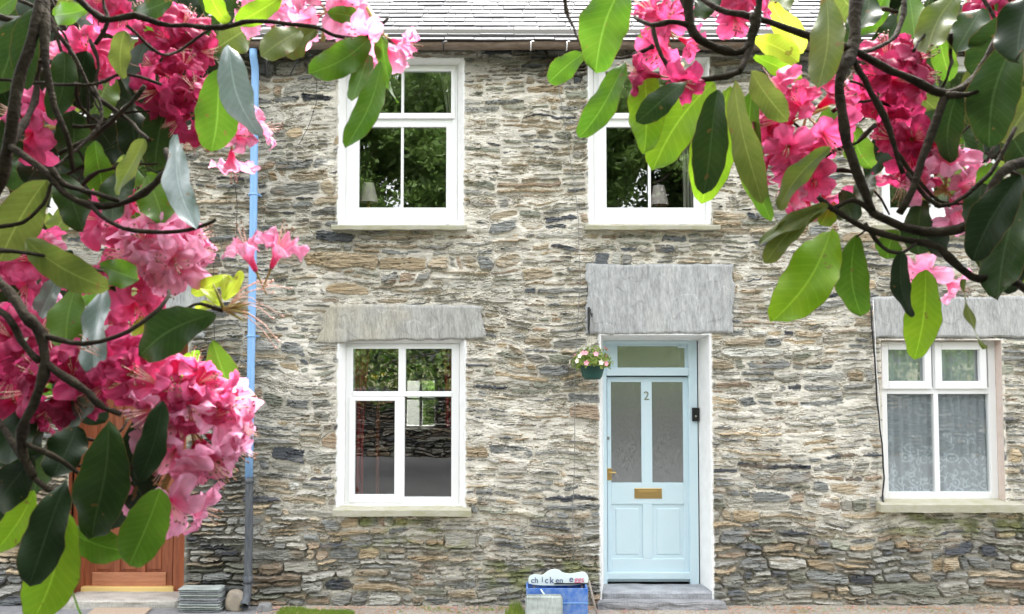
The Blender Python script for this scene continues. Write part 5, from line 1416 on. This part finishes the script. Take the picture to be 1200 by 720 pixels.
# ---- left
L_ROWS = [
 (102, 10, 56, 16, 28, 'green', 1.2, 10), (330, -4, 276, 27, 28, 'lime', 1.2, 15), (243, -12, 265, 30, 24, 'lime', 1.3, 20), (352, 36, 306, 66, 34, 'olive', 1.15, 15), (268, 52, 297, 160, 40, 'grey', 1.1, 12),
 (256, 80, 250, 178, 54, 'green', 1.15, 8), (206, 158, 230, 268, 32, 'grey', 1.1, 25), (168, 163, 130, 226, 20, 'olive', 1.1, 45), (146, 36, 141, 92, 24, 'olive', 1.15, 20), (172, 205, 192, 262, 46, 'green', 1.2, 10),
 (110, 165, 122, 235, 34, 'green', 1.3, 15), (42, 8, 30, 104, 32, 'dark', 1.15, 15), (28, 280, 124, 338, 42, 'olive', 1.05, 10), (118, 312, 162, 328, 34, 'green', 1.15, 15), (88, 338, 78, 416, 44, 'green', 1.15, 8),
 (124, 325, 108, 442, 28, 'grey', 1.1, 45), (250, 368, 158, 418, 58, 'dark', 1.05, 10), (249, 400, 272, 466, 38, 'green', 1.15, 15), (52, 212, -5, 312, 54, 'olive', 1.1, 10), (272, 325, 222, 346, 18, 'yellow', 1.2, 20),
 (66, 328, 42, 378, 24, 'grey', 1.2, 30), (232, 412, 206, 442, 24, 'lime', 1.3, 10), (192, 366, 156, 398, 22, 'yellow', 1.25, 20), (128, 496, 98, 636, 64, 'dark', 1.0, 8), (188, 574, 148, 666, 54, 'green', 1.0, 8),
 (178, 460, 122, 632, 62, 'black', 1.08, 15), (80, 622, 152, 648, 40, 'green', 1.1, 10), (75, 600, 36, 735, 62, 'lime', 1.0, 8), (78, 560, 34, 688, 48, 'black', .95, 15), (40, 575, -8, 648, 34, 'lime', 1.1, 20),
 (82, 610, 82, 730, 9, 'green', 1.05, 74), (36, 538, -12, 596, 48, 'black', 1.0, 15), (190, 470, 160, 566, 34, 'black', 1.02, 20), (20, 20, -8, 110, 40, 'dark', 1.2, 15), (75, 60, 60, 140, 34, 'dark', 1.25, 15),
 (100, 60, 95, 130, 40, 'black', 1.3, 10), (170, 50, 165, 120, 40, 'black', 1.3, 10), (195, 120, 180, 200, 44, 'dark', 1.3, 10), (150, 120, 160, 190, 40, 'black', 1.35, 10), (85, 130, 80, 200, 44, 'dark', 1.3, 12),
 (70, 205, 95, 270, 38, 'dark', 1.2, 15), (20, 130, 0, 200, 36, 'dark', 1.3, 15), (200, 0, 150, 14, 26, 'dark', 1.2, 15), (260, 120, 230, 150, 26, 'dark', 1.3, 20), (150, 200, 130, 262, 34, 'dark', 1.25, 20),
 (210, 265, 186, 240, 24, 'dark', 1.35, 20), (30, 480, 10, 545, 44, 'black', 1.1, 20), (90, 500, 60, 560, 44, 'black', 1.05, 20), (110, 470, 70, 500, 30, 'grey', 1.1, 30), (140, 540, 176, 600, 46, 'black', 1.1, 10),
 (430, 24, 384, 15, 20, 'green', 1.2, 15), (370, 34, 324, 62, 34, 'olive', 1.18, 15), (432, 46, 362, 86, 40, 'green', 1.15, 8), (432, 60, 412, 118, 24, 'green', 1.17, 15), (447, 72, 404, 172, 32, 'green', 1.12, 10), (446, 42, 459, 122, 14, 'green', 1.15, 60),
 (15, 335, -10, 400, 36, 'dark', 1.2, 20), (30, 250, 60, 300, 34, 'dark', 1.3, 15), (150, 300, 128, 345, 26, 'dark', 1.25, 25), (0, 20, 40, 60, 34, 'black', 1.35, 15), (60, 80, 20, 130, 34, 'black', 1.4, 15),
 (105, 135, 130, 170, 40, 'black', 1.4, 15), (215, 60, 245, 95, 34, 'black', 1.4, 15), (190, 20, 225, 45, 30, 'dark', 1.4, 15), (120, 20, 130, 60, 34, 'black', 1.4, 15), (60, 165, 30, 215, 40, 'black', 1.4, 15),
 (130, 90, 110, 140, 40, 'green', 1.45, 15), (20, 505, 45, 585, 50, 'dark', 1.15, 15), (-10, 440, 30, 500, 44, 'black', 1.2, 15), (120, 440, 90, 480, 30, 'black', 1.15, 25), (205, 400, 170, 440, 36, 'black', 1.15, 20),
 (0, 5, 50, 35, 50, 'dark', 1.6, 10), (60, 20, 110, 55, 50, 'black', 1.6, 10), (180, 30, 240, 60, 50, 'dark', 1.6, 10), (250, 60, 300, 30, 44, 'olive', 1.6, 10), (0, 190, 60, 220, 50, 'dark', 1.6, 10), (100, 240, 170, 225, 46, 'black', 1.6, 10),
 (215, 90, 260, 60, 44, 'dark', 1.6, 10), (300, 10, 250, 12, 34, 'dark', 1.5, 10), (0, 60, 55, 90, 46, 'black', 1.5, 10), (120, 60, 60, 40, 46, 'black', 1.5, 10), (100, 100, 160, 125, 48, 'black', 1.5, 10), (160, 60, 225, 70, 44, 'black', 1.5, 10), (230, 130, 175, 165, 44, 'black', 1.5, 10),
 (150, 165, 95, 190, 44, 'black', 1.5, 10), (60, 190, 110, 225, 40, 'black', 1.5, 10), (40, 130, 90, 165, 40, 'black', 1.5, 10), (175, 190, 215, 235, 40, 'black', 1.5, 10), (0, 100, 30, 160, 40, 'dark', 1.5, 10),
 (240, 20, 185, 0, 44, 'black', 1.5, 10), (110, 0, 160, 30, 44, 'dark', 1.5, 10), (0, 500, 50, 530, 50, 'black', 1.2, 10), (60, 440, 120, 500, 46, 'black', 1.25, 10), (30, 360, 70, 420, 40, 'black', 1.4, 10),
]
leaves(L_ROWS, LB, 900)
LBR = [([(-1700, 900, 1.4), (-900, 560, 1.4), (-260, 420, 1.4), (-120, 260, 1.3), (-20, 240, 1.15), (12, 165, 1.12), (20, 100, 1.12), (38, 45, 1.12), (52, -30, 1.15)], .012, .007),
 ([(52, -20, 1.15), (53, 60, 1.12), (60, 110, 1.12), (78, 160, 1.12), (85, 200, 1.15)], .0065, .003), ([(-20, 90, 1.2), (25, 96, 1.18), (80, 100, 1.15), (110, 98, 1.15), (150, 88, 1.18), (190, 100, 1.2)], .0025, .002),
 ([(10, 170, 1.12), (50, 200, 1.1), (90, 236, 1.1), (140, 240, 1.1), (180, 215, 1.1), (198, 195, 1.1), (195, 175, 1.12)], .005, .003), ([(104, 238, 1.1), (130, 262, 1.08), (175, 272, 1.08), (220, 270, 1.08), (252, 258, 1.08)], .003, .0022),
 ([(80, -10, 1.15), (120, 22, 1.15), (160, 18, 1.15), (200, 30, 1.15), (260, 32, 1.15), (300, 24, 1.15), (370, 32, 1.17), (392, 42, 1.17), (430, 44, 1.17), (456, 22, 1.17)], .0045, .002),
 ([(-30, 300, 1.05), (0, 330, 1.02), (30, 370, 1.0), (48, 392, 1.0), (52, 440, 1.0), (32, 490, 1.0), (26, 530, 1.0), (40, 560, 1.0)], .0055, .005), ([(50, 394, 1.0), (100, 402, 1.0), (150, 390, 1.0), (190, 358, 1.02), (200, 342, 1.05)], .0035, .0018),
 ([(-30, 350, 1.03), (8, 370, 1.0), (24, 400, 1.0), (46, 424, 1.0)], .004, .004), ([(56, 428, 1.0), (100, 458, 1.0), (116, 475, 1.0), (140, 486, 1.02)], .0045, .003), ([(-10, 268, 1.1), (25, 262, 1.1), (50, 238, 1.1), (60, 215, 1.1)], .003, .002),
 ([(60, 30, 1.2), (90, 70, 1.2), (110, 110, 1.2), (150, 140, 1.2), (175, 165, 1.15)], .003, .0025), ([(110, 100, 1.2), (120, 140, 1.18), (90, 175, 1.15), (60, 200, 1.12)], .0025, .002), ([(170, 100, 1.2), (140, 135, 1.2), (110, 160, 1.2), (70, 180, 1.18)], .003, .003),
 ([(0, 295, 1.05), (50, 300, 1.05), (90, 312, 1.08), (122, 318, 1.1)], .0025, .002), ([(60, 200, 1.1), (75, 215, 1.1), (100, 222, 1.1), (140, 236, 1.1)], .004, .003), ([(150, 30, 1.15), (185, 62, 1.16), (210, 60, 1.2), (250, 34, 1.2)], .002, .002),
 ([(22, 0, 1.3), (60, 20, 1.3), (70, 60, 1.3), (100, 90, 1.3), (104, 150, 1.3)], .003, .002), ([(30, 520, 1.0), (60, 535, 1.0), (110, 560, 1.02), (160, 545, 1.03), (190, 520, 1.05), (200, 505, 1.08)], .003, .002), ([(0, 20, 1.3), (30, 30, 1.3), (45, 60, 1.3), (40, 120, 1.3), (12, 170, 1.2)], .004, .005),
 ([(-120, 260, 1.3), (-60, 300, 1.15), (-30, 320, 1.05)], .009, .006), ([(220, 362, 1.08), (235, 358, 1.08), (260, 364, 1.08)], .002, .0025), ([(-1700, 900, 1.4), (-1800, 1600, 1.45), (-1750, 2900, 1.3)], .02, .05), ([(-10, 480, 1.05), (15, 520, 1.02), (40, 560, 1.0), (80, 585, 1.0)], .004, .003)]
def twigs(region, n, parent, seed):
    rnd = random.Random(seed); x0, x1, y0, y1 = region
    for k in range(n):
        d = rnd.uniform(1.2, 1.5); x = rnd.uniform(x0, x1); y = rnd.uniform(y0, y1); a = rnd.uniform(0, 2 * PI); L_ = rnd.uniform(50, 120); p = []
        for q in range(4): p.append((x, y, d)); x += math.cos(a) * L_ / 3; y += math.sin(a) * L_ / 3; a += rnd.uniform(-.7, .7); d += rnd.uniform(-.02, .02)
        branch(p, rnd.uniform(.0025, .004), .0015, parent, seed=seed + k, name='twig', seg=6)
twigs((0, 190, 0, 240), 24, LB, 300); twigs((0, 110, 380, 560), 8, LB, 340); twigs((940, 1180, -10, 220), 24, RB, 400)
for k, (p, a, b) in enumerate(LBR): branch(p, a, b, LB, seed=k + 50)
LT = [(50, 150, 1.35, 5, 'pink', (-.2, -.6, -.2), 21), (100, 75, 1.4, 6, 'pink', (0, -.6, .2), 22), (140, 5, 1.35, 7, 'pink', (0, -.7, .3), 23), (205, 55, 1.35, 9, 'deep', (.2, -.7, .1), 24), (205, 95, 1.3, 7, 'deep', (0, -.8, -.3), 25),
 (235, 130, 1.3, 6, 'deep', (.3, -.6, -.4), 26), (272, 160, 1.35, 3, 'light', (.6, -.3, -.5), 27), (385, 14, 1.25, 6, 'light', (.2, -.5, .3), 28), (448, 42, 1.2, 3, 'light', (.4, -.3, -.8), 29), (318, 20, 1.4, 4, 'light', (0, -.4, .4), 30),
 (150, 262, 1.3, 7, 'pink', (-.3, -.7, .3), 31), (192, 300, 1.22, 13, 'light', (.5, -.7, .3), 32), (150, 340, 1.25, 6, 'pink', (.2, -.8, -.4), 33), (50, 310, 1.25, 7, 'pink', (-.3, -.8, 0), 34), (28, 410, 1.15, 7, 'deep', (-.2, -.8, .1), 35),
 (75, 455, 1.12, 8, 'deep', (.1, -.9, 0), 36), (150, 435, 1.12, 5, 'deep', (0, -.6, .5), 37), (212, 468, 1.1, 9, 'pink', (.3, -.7, .5), 38), (224, 502, 1.12, 9, 'light', (.6, -.6, -.2), 39), (250, 492, 1.13, 4, 'light', (.7, -.5, .2), 43), (192, 572, 1.1, 4, 'light', (-.2, -.4, -.9), 40), (30, 345, 1.3, 4, 'light', (0, -.6, .5), 41), (15, 470, 1.2, 4, 'deep', (-.3, -.6, -.3), 42)]
for a in LT: truss(a[0], a[1], a[2], a[3], a[4], LB, a[5], a[6], scale={32: 1.05, 39: 1.1, 40: 1.0, 38: 1.0}.get(a[6], .95))
# the opened spray at the tip of its twig: two last petals, long bare stamens, yellow bud scales
root = empty('flower_cluster'); c = D(262, 362, 1.08); root.location = c - LB.location; root.parent = LB
for k, (dx, dy, rz_) in enumerate([(300, 312, .4), (318, 308, 2.0)]):
    o = bpy.data.objects.new('blossom', BL['light'][2]); link(o, root); q = D(dx, dy + 6, 1.08); o.location = q - c; o.scale = (.95, .95, 1.1)
    o.rotation_euler = Vector(((-.3, .5)[k], -.45, .9)).to_track_quat('Z', 'Y').to_euler()
rnd = random.Random(6)
for k in range(11):
    mb = MB(); t = Vector((rnd.uniform(.3, 1), rnd.uniform(-.3, .3), rnd.uniform(-.8, .5))).normalized(); ln = rnd.uniform(.05, .085)
    pts = [Vector((.005, 0, .002)), t * ln * .4 + Vector((0, 0, .012)), t * ln * .75 + Vector((0, 0, .010)), t * ln]
    mb.tube(pts, [.0009, .0007, .0006, .0006], 5); mb.tube([pts[-1], pts[-1] + t * .003], .0013, 5); mb.build('stamen', M['filament'], root)
for k in range(9):
    t = Vector((rnd.uniform(-.2, 1), rnd.uniform(-.4, .2), rnd.uniform(-.2, 1))).normalized(); mb = MB(); mb.tube([Vector((0, 0, 0)), t * .022, t * .034], [.0022, .0016, .0007], 6); mb.build('flower_stalk', M['bud'], root)
for (a, b_, c_, d_, w_) in [(262, 352, 285, 318, 14), (258, 358, 236, 336, 12), (250, 360, 228, 362, 14), (262, 350, 268, 322, 12)]:
    leaf_obj(D(a, b_, 1.08), D(c_, d_, 1.09), mw(w_, 1.08), 'yellow', LB, 25, .15, .3, a + c_, 'bud_scale')

# ---- leaves deeper in each shrub, and an unseen canopy added to shade the foliage
def mass(name, spots, mats, parent, seed):
    """spots = (base, tip, width); one mesh of many full leaves"""
    rnd = random.Random(seed); V = []; Fc = []; UV = []; MI = []
    for k, (b_, t_, w_) in enumerate(spots):
        v, f, u = leaf_obj(b_, t_, w_, 'dark', None, rnd.uniform(-35, 35), rnd.uniform(.02, .2), rnd.uniform(.1, .35), seed + k, data=1 if k < 96 else 2)
        n = len(V); V += v; UV += u; Fc += [tuple(q + n for q in g) for g in f]; MI += [rnd.randrange(len(mats))] * len(f)
    o = mesh_obj(name, V, Fc, [LM[m] for m in mats], None, True); me = o.data
    me.polygons.foreach_set('material_index', MI)
    uvl = me.uv_layers.new(name='UVMap')
    uvl.data.foreach_set('uv', [c for l in me.loops for c in UV[l.vertex_index]])
    o.parent = parent; o.location = -parent.location; o['kind'] = 'stuff'
    return o
def fill(regions, seed):
    rnd = random.Random(seed); S = []
    for (x0, x1, y0, y1, n) in regions:
        for _ in range(n):
            d = rnd.uniform(1.45, 2.0); x = rnd.uniform(x0, x1); y = rnd.uniform(y0, y1); a = rnd.uniform(-1.0, 1.0) + PI / 2; ln = rnd.uniform(70, 110) * 1.45 / d
            b_ = D(x, y, d); t_ = D(x + math.cos(a) * ln, y + math.sin(a) * ln * .8, d + rnd.uniform(-.05, .05)); S.append((b_, t_, mw(rnd.uniform(34, 46) * 1.4 / d, d)))
    return S
def shade_canopy(sx, seed, n):
    rnd = random.Random(seed); S = []
    while len(S) < n:
        x = rnd.uniform(-.2, 3.0) * sx; y = rnd.choice([rnd.uniform(-9.9, -8.9), rnd.uniform(-8.9, -7.55)]); z = rnd.uniform(1.3, 3.9)
        dep = y - CAM.y
        if dep > -.25:
            if z < 2.46 + max(dep, 0) * .47 + .35 and abs(x) < max(dep, 0) * .70 + .45: continue
            if z < 2.46 + max(dep, 0) * .47 + .25 and abs(x) < 1.0: continue
        elif (Vector((x, y, z)) - CAM).length < .6: continue
        if dep <= -.25 and y > -9.1 and z < 3.0 and abs(x) < .8: continue
        b_ = Vector((x, y, z)); t_ = b_ + Vector((rnd.gauss(0, 1), rnd.gauss(0, 1), rnd.gauss(-.4, .6))).normalized() * rnd.uniform(.13, .19)
        S.append((b_, t_, rnd.uniform(.055, .075)))
    return S
mass('leaves', fill([(-40, 200, -60, 210, 62), (-40, 50, 400, 560, 8), (20, 170, 200, 330, 8), (200, 300, -60, 30, 6)], 61) + shade_canopy(-1, 62, 1500), ['black', 'dark', 'olive', 'black', 'green'], LB, 2000)
mass('leaves', fill([(1040, 1230, -70, 150, 40), (1100, 1230, 100, 230, 12), (960, 1060, -70, 10, 6)], 63) + shade_canopy(1, 64, 1500), ['black', 'dark', 'olive', 'dark', 'green'], RB, 5000)
